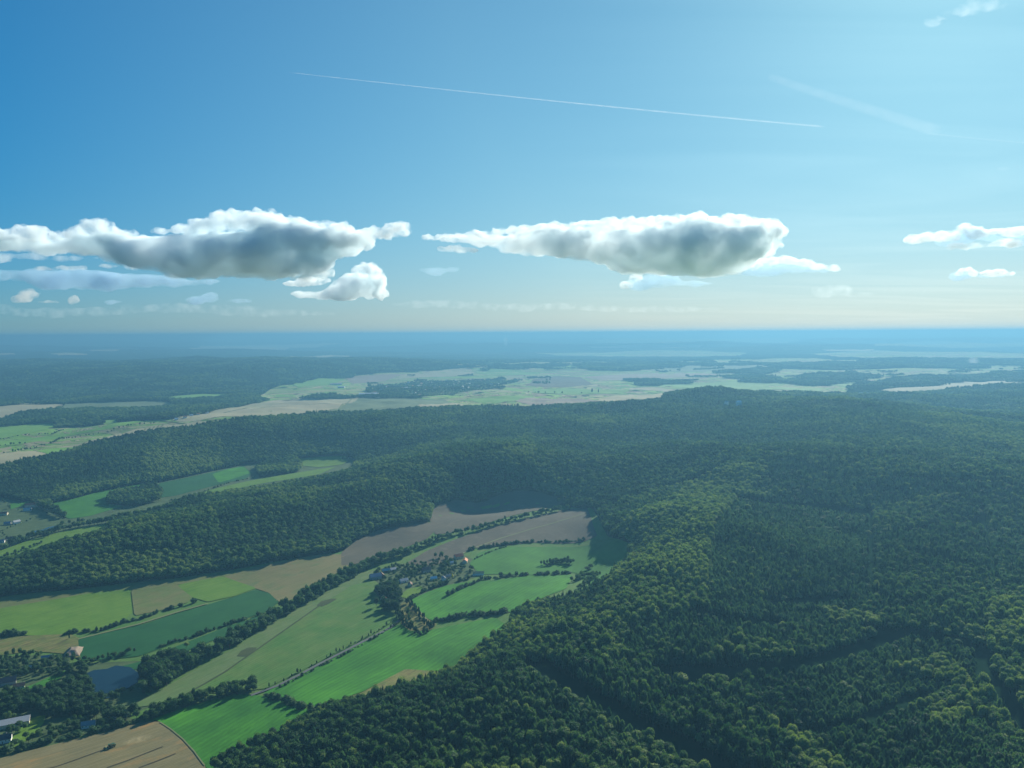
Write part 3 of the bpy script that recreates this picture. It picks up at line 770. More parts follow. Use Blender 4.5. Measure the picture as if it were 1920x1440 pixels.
make_kind('broad', [crown_broad(3, 5.2, 5.6, 11.5, 18), crown_broad(5, 4.6, 6.6, 12.5, 17), crown_broad(8, 5.8, 5.0, 11.0, 20), crown_broad(13, 4.2, 5.4, 11.5, 14)],
          [trunk_np(.38, 12, .4, True, k) for k in range(4)], M['leaf'])
make_kind('conif', [crown_broad(51, 3.1, 6.6, 9.6, 15, 230, 0.62), crown_conifer(6, 3.2, 18.5, 4.0, 12), crown_broad(53, 3.5, 5.8, 9.0, 15, 230, 0.55), crown_broad(57, 2.9, 6.2, 9.4, 13, 230, 0.7)],
          [trunk_np(.28, 12, 0, False, k) for k in range(4)], M['needle'])
make_kind('bush', [crown_broad(21, 2.4, 2.2, 2.0, 10, 160), crown_broad(23, 2.0, 2.8, 2.5, 9, 150)],
          [trunk_np(.16, 2.4, .1, True, k + 5) for k in range(2)], M['leaf'])
make_kind('tall', [crown_broad(31, 2.4, 8.5, 10.5, 14, 220, 0.35), crown_broad(33, 2.9, 7.8, 10.0, 15, 220, 0.25)],
          [trunk_np(.3, 12, .2, True, k + 9) for k in range(2)], M['leaf'])
make_kind('golden', [crown_broad(41, 2.3, 5.0, 5.6, 14, 240, 0.75)], [trunk_np(.22, 7, .1, False, 4)], M['golden'])

# geometry-node group that puts a tree on every vertex
def wood_group(kind):
    g = bpy.data.node_groups.new(kind + "_wood", 'GeometryNodeTree')
    g.interface.new_socket("Geometry", in_out='INPUT', socket_type='NodeSocketGeometry')
    g.interface.new_socket("Geometry", in_out='OUTPUT', socket_type='NodeSocketGeometry')
    N, Lk = g.nodes, g.links
    i = N.new("NodeGroupInput"); o = N.new("NodeGroupOutput")
    ci = N.new("GeometryNodeCollectionInfo"); ci.inputs['Collection'].default_value = KIND[kind][1]
    ci.inputs['Separate Children'].default_value = True; ci.inputs['Reset Children'].default_value = True
    ip = N.new("GeometryNodeInstanceOnPoints"); ip.inputs['Pick Instance'].default_value = True
    def attr(nm, ty):
        a = N.new("GeometryNodeInputNamedAttribute"); a.data_type = ty; a.inputs['Name'].default_value = nm; return a.outputs['Attribute']
    Lk.new(i.outputs[0], ip.inputs['Points']); Lk.new(ci.outputs[0], ip.inputs['Instance'])
    Lk.new(attr("variant", 'INT'), ip.inputs['Instance Index'])
    Lk.new(attr("turn", 'FLOAT_VECTOR'), ip.inputs['Rotation'])
    Lk.new(attr("size", 'FLOAT_VECTOR'), ip.inputs['Scale'])
    Lk.new(ip.outputs[0], o.inputs[0])
    return g
WG = {k: wood_group(k) for k in ('broad', 'conif', 'bush', 'tall')}

def stuff_wood(name, kind, T, label):
    """T columns: x y size sxy tint ; one object holding uncountable trees"""
    if len(T) == 0: return
    z = terrain(T[:, 0], T[:, 1])
    me = bpy.data.meshes.new(name); n = len(T)
    me.vertices.add(n); me.vertices.foreach_set("co", np.c_[T[:, 0], T[:, 1], z - 0.3].astype(np.float32).ravel())
    rg = np.random.default_rng(len(T))
    def put(nm, ty, arr, key):
        a = me.attributes.new(nm, ty, 'POINT'); a.data.foreach_set(key, arr)
    put("variant", 'INT', rg.integers(0, len(KIND[kind][0]), n).astype(np.int32), "value")
    put("turn", 'FLOAT_VECTOR', np.c_[rg.uniform(-.05, .05, n), rg.uniform(-.05, .05, n), rg.uniform(0, 6.28, n)].astype(np.float32).ravel(), "vector")
    put("size", 'FLOAT_VECTOR', np.c_[T[:, 3], T[:, 3], T[:, 2]].astype(np.float32).ravel(), "vector")
    put("tint", 'FLOAT', T[:, 4].astype(np.float32), "value")
    o = link(name, me)
    md = o.modifiers.new("trees", 'NODES'); md.node_group = WG[kind]
    tag(o, label, None, None, 'stuff')
    return o

def tree_thing(kind, name, x, y, size, sxy, tint, label, cat, group=None, variant=None, z=None):
    lst = KIND[kind][0]
    cme, tme, _ = lst[random.randrange(len(lst)) if variant is None else variant]
    zz = float(terrain(x, y)) if z is None else z
    r = bpy.data.objects.new(name, None); COL.objects.link(r)
    r.location = (x, y, zz - 0.3); r.rotation_euler = (0, 0, random.uniform(0, 6.28)); r.scale = (sxy, sxy, size)
    r.empty_display_size = 2
    tag(r, label, cat, group)
    for nm, me in (("crown", cme), ("trunk", tme)):
        c = bpy.data.objects.new(nm, me); COL.objects.link(c); c.parent = r; c['tint'] = float(tint)
    return r

def pix(x, y, z):
    v = CROT.T @ np.array([x, y, z - CAM_H])
    return 960 + FPX * v[0] / -v[2], 720 - FPX * v[1] / -v[2], -v[2]

# lanes and gaps in the woods
LANES = [("1000,1250 1050,1282 1100,1310 1200,1366 1300,1418 1400,1482 1480,1540", 30), ("1285,1155 1340,1163 1400,1174 1480,1176", 30),
 ("1225,1268 1330,1268 1430,1264 1510,1250 1580,1232 1640,1212 1690,1190", 24), ("1620,1188 1720,1194 1780,1204 1840,1222 1846,1268 1880,1310 1920,1375 1960,1440", 18),
 ("1632,950 1633,1000 1634,1060 1636,1130", 9), ("1350,938 1440,946 1540,954 1640,966", 39), ("1455,1378 1540,1380 1620,1362 1690,1330 1740,1300", 20),
 ("1640,1010 1700,1008 1780,990 1850,975", 24), ("1842,950 1850,1010 1862,1080", 9), ("1105,972 1160,946 1240,922 1310,902 1370,868", 21),
 ("1820,990 1880,1010 1930,1012", 21), ("1440,1135 1520,1130 1600,1125", 21), ("1240,1330 1300,1290 1330,1268", 15), ("1440,850 1560,862 1700,862", 21),
 ("1500,905 1600,900 1750,905 1900,915", 21), ("1700,1040 1780,1060 1840,1075", 21), ("1560,830 1700,838 1900,850", 27)]
LANEPOLY = []
for s, w in LANES:
    P = [np.array(p) for p in GP(s)]; Lf, Rt = [], []
    for i, p in enumerate(P):
        d = P[min(i + 1, len(P) - 1)] - P[max(i - 1, 0)]; d /= np.linalg.norm(d); nrm = np.array([-d[1], d[0]]) * w / 2
        Lf.append(tuple(p + nrm)); Rt.append(tuple(p - nrm))
    LANEPOLY.append(Lf + Rt[::-1])

# stands: pixels, share of conifers, height factor, tint
STANDS = [(GP(s), c, h, t) for s, c, h, t in (
 ("1330,1185 1312,1120 1335,1060 1322,1000 1352,970 1370,930 1420,938 1500,925 1632,960 1634,1130 1600,1180 1480,1200", .94, .70, .40),
 ("1480,930 1420,880 1480,850 1700,850 1930,880 1940,935 1640,955", .85, .95, .30),
 ("1636,960 1930,930 1960,1180 1850,1210 1640,1185", .55, 1.0, .40),
 ("1200,1175 1330,1165 1480,1180 1600,1185 1640,1205 1560,1235 1480,1255 1230,1262 1150,1225", .85, .95, .40),
 ("1560,1240 1700,1195 1830,1225 1840,1290 1790,1330 1700,1330 1540,1370 1440,1370 1390,1300", .95, .66, .5),
 ("1390,1300 1440,1370 1540,1372 1500,1290 1450,1270", .60, .95, .25),
 ("700,1330 900,1262 1000,1262 1110,1325 1300,1430 1340,1500 560,1500 520,1420", .50, .95, .36),
 ("1030,1262 1180,1240 1400,1300 1440,1380 1420,1440 1260,1385 1110,1305", .55, 1.02, .48),
 ("1010,1245 1060,1245 1250,1330 1450,1440 1500,1500 1420,1490 1230,1378 1100,1312", .45, 1.3, .32),
 ("980,1262 1090,1325 1200,1385 1300,1440 1340,1500 1240,1500 1120,1400 980,1310", .35, .72, .55),
 ("1500,1400 1700,1340 1800,1320 1880,1400 1900,1500 1450,1500", .80, .85, .40),
 ("1060,1200 1140,1100 1200,1040 1280,960 1380,900 1440,885 1380,940 1340,985 1325,1060 1325,1160 1200,1175 1120,1200", .02, 1.08, .72),
 ("1130,1045 1180,980 1290,920 1400,870 1440,880 1280,960 1200,1040", .03, 1.0, .70),
 ("865,1262 880,1225 960,1180 1060,1180 1130,1200 1150,1225 1020,1262", .08, 1.05, .60),
 ("1330,1215 1400,1210 1480,1230 1500,1250 1400,1250", .2, .9, .75),
 ("1240,1290 1300,1268 1380,1280 1400,1310 1330,1300", .3, .85, .85),
 ("1540,1150 1600,1150 1660,1165 1650,1180 1560,1175", .1, .85, .85),
 ("1780,1180 1840,1185 1845,1215 1790,1215 1765,1200", .1, .9, .70),
 ("1850,1150 1930,1110 1960,1300 1930,1350 1870,1290 1855,1210", .08, 1.05, .68),
 ("1660,1265 1780,1240 1815,1270 1830,1340 1800,1370 1750,1380 1740,1330 1790,1290", .1, .9, .82),
 ("1440,1365 1500,1385 1560,1430 1590,1470 1540,1470 1480,1420", .05, .9, .9),
 ("900,1275 960,1265 1040,1300 1100,1350 1150,1400 1060,1390 960,1330", .75, .8, .42),
 ("700,960 900,905 1100,870 1060,905 820,945", .45, .9, .42),
 ("1100,760 1350,742 1700,800 1900,850 1930,930 1650,905 1400,850 1200,840", .55, .95, .42),
 ("1000,800 1250,800 1250,850 1000,870", .6, .9, .40),
 ("700,880 900,855 1000,870 850,905", .5, .9, .38),
)]

COPSE = [(s, lab) for s, lab in (
 ("200,946 204,934 222,928 262,918 290,912 305,925 300,940 262,950 228,950", "round dark copse in the side valley"),
 ("480,880 500,870 530,866 556,862 566,874 560,886 520,892 488,896", "small wooded knoll in the side valley"),
 ("0,792 40,778 90,772 150,770 250,770 320,764 400,756 440,748 480,744 500,752 450,764 400,772 330,784 290,786 240,786 190,790 100,794 60,796 0,802", "long dark wood on the plateau at the left"),
 ("560,749 620,742 700,744 800,746 780,748 660,747.5 600,750", "dark line of trees behind the plateau hump"),
 ("690,744 700,722 760,718 860,712 930,710 955,716 940,728 860,738 800,745 740,745", "wooded far village among trees"),
 ("1170,712 1200,712 1250,718 1310,712 1322,718 1300,722 1250,722 1220,726 1190,722", "thin dark copse on the far plain"),
 ("1365,708 1390,704 1440,708 1480,714 1460,720 1400,718", "left part of the long far copse"),
 ("1440,718 1500,710 1540,700 1590,698 1636,706 1600,712 1570,716 1560,724 1500,724", "largest far copse on the plain"),
 ("1080,688 1180,682 1240,690 1180,696 1100,694", "thin far wood below the ridge"),
 ("1320,700 1420,690 1480,696 1440,702", "narrow far wood on the slope"),
 ("1500,690 1640,684 1760,680 1920,682 1920,688 1760,688 1620,694", "long thin far wood at the right"),
)]
COPSEP = [(GP(s), lab) for s, lab in COPSE]

def candidates(r0, r1, step, seed, amax=39.5):
    rg = np.random.default_rng(seed); a = R(amax)
    xs = np.arange(-r1 * math.sin(a), r1 * math.sin(a), step); ys = np.arange(r0 * math.cos(a) * 0.98, r1, step * 0.87)
    X, Y = np.meshgrid(xs, ys); X[1::2] += step / 2
    X = X + rg.uniform(-.36, .36, X.shape) * step; Y = Y + rg.uniform(-.36, .36, Y.shape) * step
    X, Y = X.ravel(), Y.ravel(); rr = np.hypot(X, Y); an = np.abs(np.arctan2(X, Y))
    k = (rr >= r0) & (rr < r1) & (an < a)
    return X[k], Y[k]

def ragged(x, y, amp=70):
    """natural woods far off do not follow ruled outlines"""
    r = np.hypot(x, y); w = np.clip((r - 4800) / 1500, 0, 1) * amp * (r / 6000)
    return x + (fbm(x / 260, y / 260, 41, 3) - .5) * 4 * w, y + (fbm(x / 260 + 9, y / 260, 43, 3) - .5) * 7 * w
def open_mask(x, y):
    m = np.zeros(x.shape, bool); xj, yj = ragged(x, y)
    for p in OPEN: m |= in_poly(xj, yj, p)
    strips = fbm(x / 520 + .12 * y / 190, y / 150, 47, 3) > .755        # shelter belts and small woods on the open plain
    return m & ~(strips & (np.hypot(x, y) > 6000))

def grow(r0, r1, step, scale, seed):
    x, y = candidates(r0, r1, step, seed)
    op = open_mask(x, y)
    xj, yj = ragged(x, y, 60)
    for p, _ in COPSEP: op &= ~in_poly(xj, yj, p)
    for p in LANEPOLY: op |= in_poly(x, y, p)
    x, y = x[~op], y[~op]; n = len(x); rg = np.random.default_rng(seed + 5)
    con = np.clip((fbm(x / 330 + 5, y / 330, 51, 3) - 0.50) * 6, 0.04, .8)
    hf = 0.86 + 0.3 * (np.floor(fbm(x / 260, y / 260, 61, 2) * 6) / 6)
    tint = 0.48 + 0.9 * (fbm(x / 130, y / 130, 71, 3) - 0.5)
    low = terrain(x, y) < 36
    con[low & (y < 2300)] = 0.0
    # square-ish forestry blocks of one age and kind
    bx = np.floor((x * .94 + y * .34 + 70 * fbm(x / 200, y / 200, 91, 2)) / 210); by = np.floor((y * .94 - x * .34 + 70 * fbm(x / 200, y / 200, 93, 2)) / 150)
    b1, b2 = hash2(bx, by, 5), hash2(bx, by, 6)
    tint = tint + (b1 - .5) * .5; hf = hf * (.80 + .38 * b2)
    for p, c, h, t in STANDS:
        k = in_poly(x, y, p); con[k] = c; hf[k] = h * (.88 + .24 * b2[k]); tint[k] = t + .3 * (b1[k] - .5) + 0.35 * (fbm(x[k] / 90, y[k] / 90, 81, 3) - 0.5)
    isc = rg.random(n) < con
    size = hf * np.where(isc, rg.uniform(0.8, 1.15, n), rg.uniform(0.68, 1.2, n)) * (1 + (scale - 1) * 0.35)
    sxy = rg.uniform(0.66, 1.0, n) ** .8 * np.where(rg.random(n) < .12, 1.4, 1.12) * scale
    tint = np.clip(tint + rg.normal(0, 0.18, n), 0.02, 1.0)
    return np.c_[x, y, size, sxy, tint, isc]

near = grow(430, 1500, 5.2, 0.70, 1)
# broadleaf crowns need more room than spruces: thin them out
rg_ = np.random.default_rng(3)
keep = (near[:, 5] > 0) | (rg_.random(len(near)) < 0.55); near = near[keep]
k = near[:, 5] == 0; near[k, 3] *= 1.18
k = near[:, 5] == 1; near[k, 3] *= 1.25
mid = grow(1500, 3200, 7.2, .95, 2)
far = grow(3200, 5600, 10.5, 1.25, 3)
vfar = grow(5600, 10500, 19.0, 2.1, 4); vfar[:, 4] = np.clip(vfar[:, 4] - .22, .02, 1); far[:, 4] = np.clip(far[:, 4] - .08, .02, 1)  # tint darkened with distance, standing in for shaded gaps between crowns
ALL = np.vstack([near, mid, far, vfar])
print("trees", len(near), len(mid), len(far), len(vfar))

# the 300 of each kind that show largest stand as trees of their own
z_all = terrain(ALL[:, 0], ALL[:, 1]); 
vv = np.c_[ALL[:, 0], ALL[:, 1], z_all + 12 - CAM_H] @ CROT
upx, upy = 960 + FPX * vv[:, 0] / -vv[:, 2], 720 - FPX * vv[:, 1] / -vv[:, 2]
inside = (upx > -5) & (upx < 1925) & (upy < 1445) & (vv[:, 2] < 0)
screen = np.where(inside, ALL[:, 3] * np.where(ALL[:, 5] == 1, 2.9, 5.0) * ALL[:, 2] / -vv[:, 2], 0)
taken = np.zeros(len(ALL), bool)
def where_words(px):
    return "left of the dark lane" if px < 1180 else ("right of the dark lane" if px < 1560 else "near the right corner")
for isc, kd, nm, lb, ct in ((0, 'broad', 'broadleaf_tree', "rounded broadleaf tree in the bottom edge wood, ", 'tree'),
                            (1, 'conif', 'spruce_tree', "pointed dark spruce in the bottom edge wood, ", 'spruce')):
    idx = np.where((ALL[:, 5] == isc) & (screen > 0))[0]
    idx = idx[np.argsort(-screen[idx])][:300]; taken[idx] = True
    for i in idx:
        w = where_words(upx[i]); t_ = ALL[i, 4]
        hue = "yellowish green" if t_ > .68 else ("mid green" if t_ > .42 else ("dark green" if t_ > .2 else "blackish green"))
        hgt = "tall" if ALL[i, 2] > .98 else ("medium" if ALL[i, 2] > .82 else "low")
        edge = "near the bottom edge" if upy[i] > 1395 else "higher up"
        q = f"{hgt} {hue} {'pointed spruce' if isc else 'rounded broadleaf tree'} {w} {edge}"
        tree_thing(kd, nm, ALL[i, 0], ALL[i, 1], ALL[i, 2], ALL[i, 3], ALL[i, 4], q, ct, q + "s in the wood")
REST = ALL[~taken]

# split the rest by wood: each wood is one mass
xr, yr = REST[:, 0], REST[:, 1]; rr_ = np.hypot(xr, yr)
side = in_poly(xr, yr, [(-1500, 1300)] + GP("640,1042 800,988 930,938 1060,935 1180,915 1380,860") + [G(1300, 735), (0, 3900), (-2600, 3900), (-2600, 1300)])
west = in_poly(xr, yr, GP("0,985 150,915 260,900 400,885 560,860 700,868 900,858") + [G(1000, 760), (-500, 4300), (-3500, 4300), (-3500, 1500)])
used = np.zeros(len(REST), bool)
for p, lab in COPSEP:
    kx = in_poly(xr, yr, p) & ~used; used |= kx
    if 'village' in lab: kx &= np.random.default_rng(1).random(len(kx)) < .5; REST[kx, 2:4] *= .62
    stuff_wood("copse", 'broad', REST[kx], lab)
for mask, lab in ((rr_ > 5600, "far blue wooded ridges"), (west, "wooded slope below the plateau fields"), (side, "wooded hill between the two valleys"),
                  (np.ones(len(REST), bool), "woodland filling the right half")):
    kx = mask & ~used; used |= kx
    A_ = REST[kx]
    stuff_wood("broadleaf_forest", 'broad', A_[A_[:, 5] == 0], lab + ", its rounded broadleaf trees")
    stuff_wood("spruce_forest", 'conif', A_[A_[:, 5] == 1], lab + ", its pointed spruces")

# hedges, avenues and tree lines: (pixels, spacing, rows, row gap, kind, size, tint, label, group)
HEDGES = [
 ("276,1300 310,1280 350,1252 400,1228 440,1205 480,1182 520,1158 560,1135 600,1112 640,1090 680,1068 720,1052 760,1040", 7.5, 3, 8, 'broad', 1.12, .40, "leafy tree in the long line along the stream", "trees along the stream"),
 ("760,1040 800,1024 850,1004 900,994 940,982 1000,969 1040,961 1090,948", 8, 2, 7, 'broad', .82, .36, "leafy tree in the line between the two bare fields", "trees between the bare fields"),
 ("280,1296 300,1284 330,1268", 9, 3, 9, 'broad', 1.15, .22, "large dark tree on the right bank of the pond", "dark trees beside the pond"),
 ("220,1302 240,1300 252,1292", 6, 1, 5, 'broad', .6, .35, "tree at the lower end of the pond", "trees at the lower end of the pond"),
 ("118,1192 140,1187 190,1184 232,1168 270,1160 300,1148 340,1138 374,1128", 6, 1, 5, 'bush', 1.7, .25, "dark bush in the hedge above the dark green crop field", "hedge above the dark green crop field"),
 ("300,1214 330,1204 360,1196 400,1182 440,1168 480,1156 515,1146", 5.5, 1, 5, 'bush', 1.5, .35, "bush in the hedge below the dark green crop field", "hedge below the dark green crop field"),
 ("155,1244 190,1238 215,1232 240,1228 256,1226", 6, 2, 6, 'broad', .5, .35, "small tree between the crop field and the pond", "trees between the crop field and the pond"),
 ("-20,1196 0,1194 25,1192 48,1190", 5, 2, 6, 'bush', 2.0, .25, "dark bush in the thicket at the left edge", "thicket at the left edge"),
 ("262,1352 280,1345 300,1338 330,1328 360,1318 400,1308 440,1300 480,1294", 7, 3, 8, 'broad', .72, .38, "tree in the belt above the lower bright meadow", "tree belt above the lower bright meadow"),
 ("500,1306 520,1312 545,1320 570,1330 600,1336", 5.5, 1, 6, 'bush', 2.2, .38, "bush in the hedge between the two bright meadows", "hedge between the two bright meadows"),
 ("492,1296 530,1280 560,1262 600,1242 640,1220 680,1200 720,1178 745,1160", 9, 1, 5, 'tall', .42, .30, "slender tree lining the country road", "slender trees along the country road"),
 ("510,1298 560,1273 600,1251 640,1232 700,1199 748,1168", 6, 1, 4, 'bush', 1.1, .35, "low bush beside the country road", "bushes along the country road"),
 ("812,1168 840,1163 870,1158 900,1155 930,1152 950,1148", 5, 2, 5, 'bush', 1.9, .35, "bush in the hedge below the humped meadow", "hedge below the humped meadow"),
 ("836,1120 850,1112 868,1103 884,1097 900,1090", 5, 1, 5, 'bush', 1.8, .25, "dark bush in the hedge that ends in the humped meadow", "hedge ending in the humped meadow"),
 ("900,1088 930,1084 960,1081 1000,1079 1040,1078 1070,1075", 6, 1, 5, 'bush', 1.8, .25, "bush in the hedge above the humped meadow", "hedge above the humped meadow"),
 ("764,1128 780,1118 800,1108 820,1100 850,1092 880,1086", 5, 1, 5, 'bush', 1.6, .35, "bush along the lower edge of the village", "hedge along the lower edge of the village"),
 ("762,1132 775,1142 786,1156 800,1172 812,1182", 5.5, 2, 5, 'tall', .62, .15, "dark slender tree between rough field and humped meadow", "dark trees beside the humped meadow"),
 ("744,1150 752,1162 762,1176 778,1188 800,1190", 5.5, 2, 5, 'tall', .7, .15, "dark slender tree beside the upper end of the road", "dark trees at the upper end of the road"),
 ("764,1152 768,1162 774,1172", 7, 1, 5, 'tall', .75, .62, "pale brownish poplar in the rough field", "pale poplars in the rough field"),
 ("880,1032 920,1026 960,1020 1000,1017 1050,1017 1100,1012", 6, 1, 5, 'bush', 1.7, .3, "bush in the hedge between brown field and green meadow", "hedge between brown field and green meadow"),
 ("890,1050 905,1042 930,1032 950,1026", 5, 1, 4, 'bush', 1.0, .45, "low bush in the thin hedge at the farm", "thin hedge at the farm"),
 ("1020,1062 1040,1056 1060,1056 1072,1060", 6, 3, 6, 'broad', .6, .25, "small tree in the clump on the shaded meadow", "clump on the shaded meadow"),
 ("1098,1072 1108,1066", 6, 1, 5, 'broad', .7, .35, "lone rounded tree on the shaded meadow", "pair on the shaded meadow"),
 ("1075,1092 1095,1082 1120,1082 1085,1105", 6, 2, 6, 'broad', .6, .5, "tree at the right end of the humped meadow", "trees at the right end of the humped meadow"),
 ("870,1152 876,1148", 5, 1, 5, 'bush', 1.0, .3, "tiny bush standing out in the humped meadow", "tiny bushes in the humped meadow"),
 ("0,1236 40,1232 80,1234 120,1236 150,1244", 8, 2, 9, 'broad', .62, .38, "garden tree below the rough olive meadow", "garden trees below the rough olive meadow"),
 ("0,1262 30,1256 70,1262 110,1262 150,1262", 9, 3, 11, 'broad', .62, .32, "garden tree among the plots at the left", "garden trees among the plots"),
 ("40,1312 80,1300 120,1288 150,1280 160,1300", 8, 3, 10, 'broad', .72, .3, "dark tree left of the pond", "dark trees left of the pond"),
 ("0,1330 40,1322 90,1322 140,1320 180,1322 200,1330", 8, 4, 11, 'broad', .8, .25, "dark tree in the grove below the pond", "grove below the pond"),
 ("100,1372 130,1360 160,1362 200,1350 240,1344 262,1340", 8, 2, 10, 'broad', .6, .45, "garden tree above the harvested stubble field", "garden trees above the stubble field"),
 ("0,1412 40,1408 80,1396 130,1384 180,1374 230,1362 262,1354", 8, 1, 6, 'bush', 2.0, .35, "bush along the upper edge of the harvested stubble field", "bushes along the stubble field"),
 ("700,1088 712,1076 735,1064 760,1068 790,1072 740,1090 730,1104", 8, 2, 10, 'broad', .6, .35, "garden tree in the left part of the village", "trees in the left part of the village"),
 ("740,1112 735,1098 730,1112 720,1122 716,1136 730,1146", 7, 2, 9, 'broad', .8, .2, "large dark tree round the red roofed cottage", "dark trees round the red roofed cottage"),
 ("765,1086 790,1066 810,1060 830,1062 850,1072 800,1090 820,1094", 8, 2, 10, 'broad', .6, .38, "garden tree in the middle of the village", "trees in the middle of the village"),
 ("812,1046 836,1048 850,1060 870,1068 885,1070 880,1080", 8, 1, 8, 'broad', .6, .4, "tree near the red roofed farm", "trees near the red roofed farm"),
]
LIM, placed, rest_h = 300, [], {}
for s, sp, rows, gap, kd, sz, tn, lb, gp in HEDGES:
    P = [np.array(p) for p in GP(s)]; tot = sum(np.linalg.norm(P[i + 1] - P[i]) for i in range(len(P) - 1)); run = 0
    for i in range(len(P) - 1):
        seg = P[i + 1] - P[i]; Ls = np.linalg.norm(seg); d = seg / max(Ls, 1e-6); nr = np.array([-d[1], d[0]])
        wd = ("" if tot < 120 else (", left end" if run < tot * .3 else (", middle" if run < tot * .65 else ", right end"))); run += Ls
        for row in range(rows):
            for t in np.arange(rng.uniform(0, .5) * sp, Ls, sp):
                if rng.random() < 0.12: continue
                q = P[i] + d * (t + rng.uniform(-.3, .3) * sp) + nr * ((row - (rows - 1) / 2) * gap + rng.uniform(-.25, .25) * gap)
                h = sz * .88 * (rng.uniform(.4, .6) if rng.random() < .2 else rng.uniform(.65, 1.3))
                placed.append((h * (5 if kd == 'broad' else 3) / np.hypot(*q), q[0], q[1], h, sz * .95 * rng.uniform(.65, 1.3), tn + rng.normal(0, .08), kd, lb + wd, gp))
EXCL = GP("721,1127 860,1047 872,1055 704,1086 724,1073 737,1071 757,1092 769,1099 799,1073 813,1088 832,1088 841,1084 897,1078 16,1362 6,1392 36,1291 10,1284 88,1236 166,1364 60,950 8,966 31,982 19,1013 50,1290 60,1360 722,1135 862,1056 206,1280 848,1092")
FILLS = [("0,1308 60,1306 130,1290 158,1300 185,1325 235,1338 262,1345 230,1356 180,1352 130,1345 90,1350 60,1335 0,1345", 7.5, 'broad', .85, .25, "dark tree in the dense grove below the pond", "dense grove below the pond"),
 ("0,1234 90,1234 150,1246 160,1262 110,1262 60,1262 30,1282 0,1276", 10, 'broad', .62, .35, "garden tree in the plots below the olive meadow", "trees of the garden plots"),
 ("262,1264 300,1238 350,1236 345,1262 310,1286 270,1290", 8, 'broad', 1.15, .22, "big tree in the dark clump right of the pond", "dark clump right of the pond"),
 ("262,1352 330,1325 400,1300 470,1285 492,1296 440,1306 380,1318 320,1338 280,1352", 7.5, 'broad', .8, .42, "leafy tree in the thick belt over the lower meadow", "thick belt over the lower meadow"),
 ("700,1075 760,1060 830,1050 872,1072 830,1100 760,1104 720,1108", 14, 'broad', .5, .36, "tree between the houses of the near village", "trees between the village houses"),
 ("706,1108 735,1098 754,1130 745,1152 725,1150 706,1138", 7.5, 'broad', .95, .15, "tall dark tree crowding round the orange roofed cottage", "dark trees crowding round the cottage"),
 ("50,1400 130,1380 200,1364 244,1353 200,1352 120,1368 60,1388", 8, 'broad', .6, .38, "garden tree right above the stubble field", "trees right above the stubble field"),
 ("0,1345 20,1340 60,1380 90,1370 110,1362 60,1402 0,1415", 10, 'broad', .6, .5, "light tree near the long barn", "light trees near the long barn"),
 ("150,1250 165,1256 160,1290 175,1312 150,1300", 7, 'broad', .7, .3, "tree on the left bank of the pond", "trees on the left bank of the pond")]
ex = np.array(EXCL)
for s, sp, kd, sz, tn, lb, gp in FILLS:
    P = GP(s); xs = [p[0] for p in P]; ys = [p[1] for p in P]
    X, Y = np.meshgrid(np.arange(min(xs), max(xs), sp), np.arange(min(ys), max(ys), sp))
    X = (X + rng.uniform(-.4, .4, X.shape) * sp).ravel(); Y = (Y + rng.uniform(-.4, .4, Y.shape) * sp).ravel()
    k_ = in_poly(X, Y, P) & (rng.random(len(X)) < .9)
    mx = (min(xs) + max(xs)) / 2
    for x, y in zip(X[k_], Y[k_]):
        placed.append((sz * 5 / math.hypot(x, y), x, y, sz * rng.uniform(.65, 1.2), sz * rng.uniform(.8, 1.2), tn + rng.normal(0, .08), kd, lb + (', left part' if x < mx else ', right part'), gp))
placed = [p for p in placed if ((ex[:, 0] - p[1]) ** 2 + (ex[:, 1] - p[2]) ** 2).min() > 130]
placed.sort(key=lambda t: -t[0]); print("hedge trees", len(placed))
cnt = {}
for (_, x, y, h, w, tn, kd, lb, gp) in placed:
    nm = {'broad': 'hedgerow_tree', 'tall': 'slender_tree', 'bush': 'hedgerow_bush'}[kd]
    if cnt.get(nm, 0) < LIM:
        cnt[nm] = cnt.get(nm, 0) + 1
        q = ("yellowish " if tn > .5 else ("dark " if tn < .28 else "")) + ("tall " if h / w > 1.12 else ("squat " if h / w < .85 else ""))
        lb2 = (q + lb).replace("dark dark", "dark").replace("dark large dark", "large dark")
        tree_thing(kd, nm, x, y, h, w, max(.02, tn), lb2, 'bush' if kd == 'bush' else 'tree', lb2 + ", one of many")
    else: rest_h.setdefault(kd, []).append((x, y, h, w, max(.02, tn)))
for kd, T in rest_h.items():
    stuff_wood("hedgerow", kd, np.array(T), {'broad': "smaller and farther trees of the tree lines", 'bush': "smaller and farther bushes of the hedges", 'tall': "smaller slender trees of the tree lines"}[kd])

def lone(px, py, kd, size, tint, name, label, cat='tree', w=None):
    x, y = G(px, py)
    return tree_thing(kd, name, x, y, size, w or size, tint, label, cat)
lone(130, 1199, 'tall', .45, .2, 'field_tree', "lone small dark tree above the left end of the crop field")
lone(350, 1216, 'broad', .6, .98, 'field_tree', "lone pale yellow green tree below the dark crop field")
lone(848, 1086, 'golden', .95, .5, 'golden_tree', "golden yellow pointed tree in the village", 'tree')
lone(800, 1098, 'tall', .7, .45, 'garden_tree', "tall pale green tree in front of the village beside the small bright meadow")
lone(828, 1046, 'broad', .75, .6, 'garden_tree', "rounded pale tree between the brown field and the red roofed farm")
lone(1110, 738, 'tall', 2.0, .2, 'field_tree', "dark upright tree on the far plain, left one of two")
lone(1122, 738, 'tall', 1.6, .2, 'field_tree', "dark upright tree on the far plain, right one of two")
lone(100, 1238, 'tall', .55, .3, 'garden_tree', "small upright tree above the white garden shed")

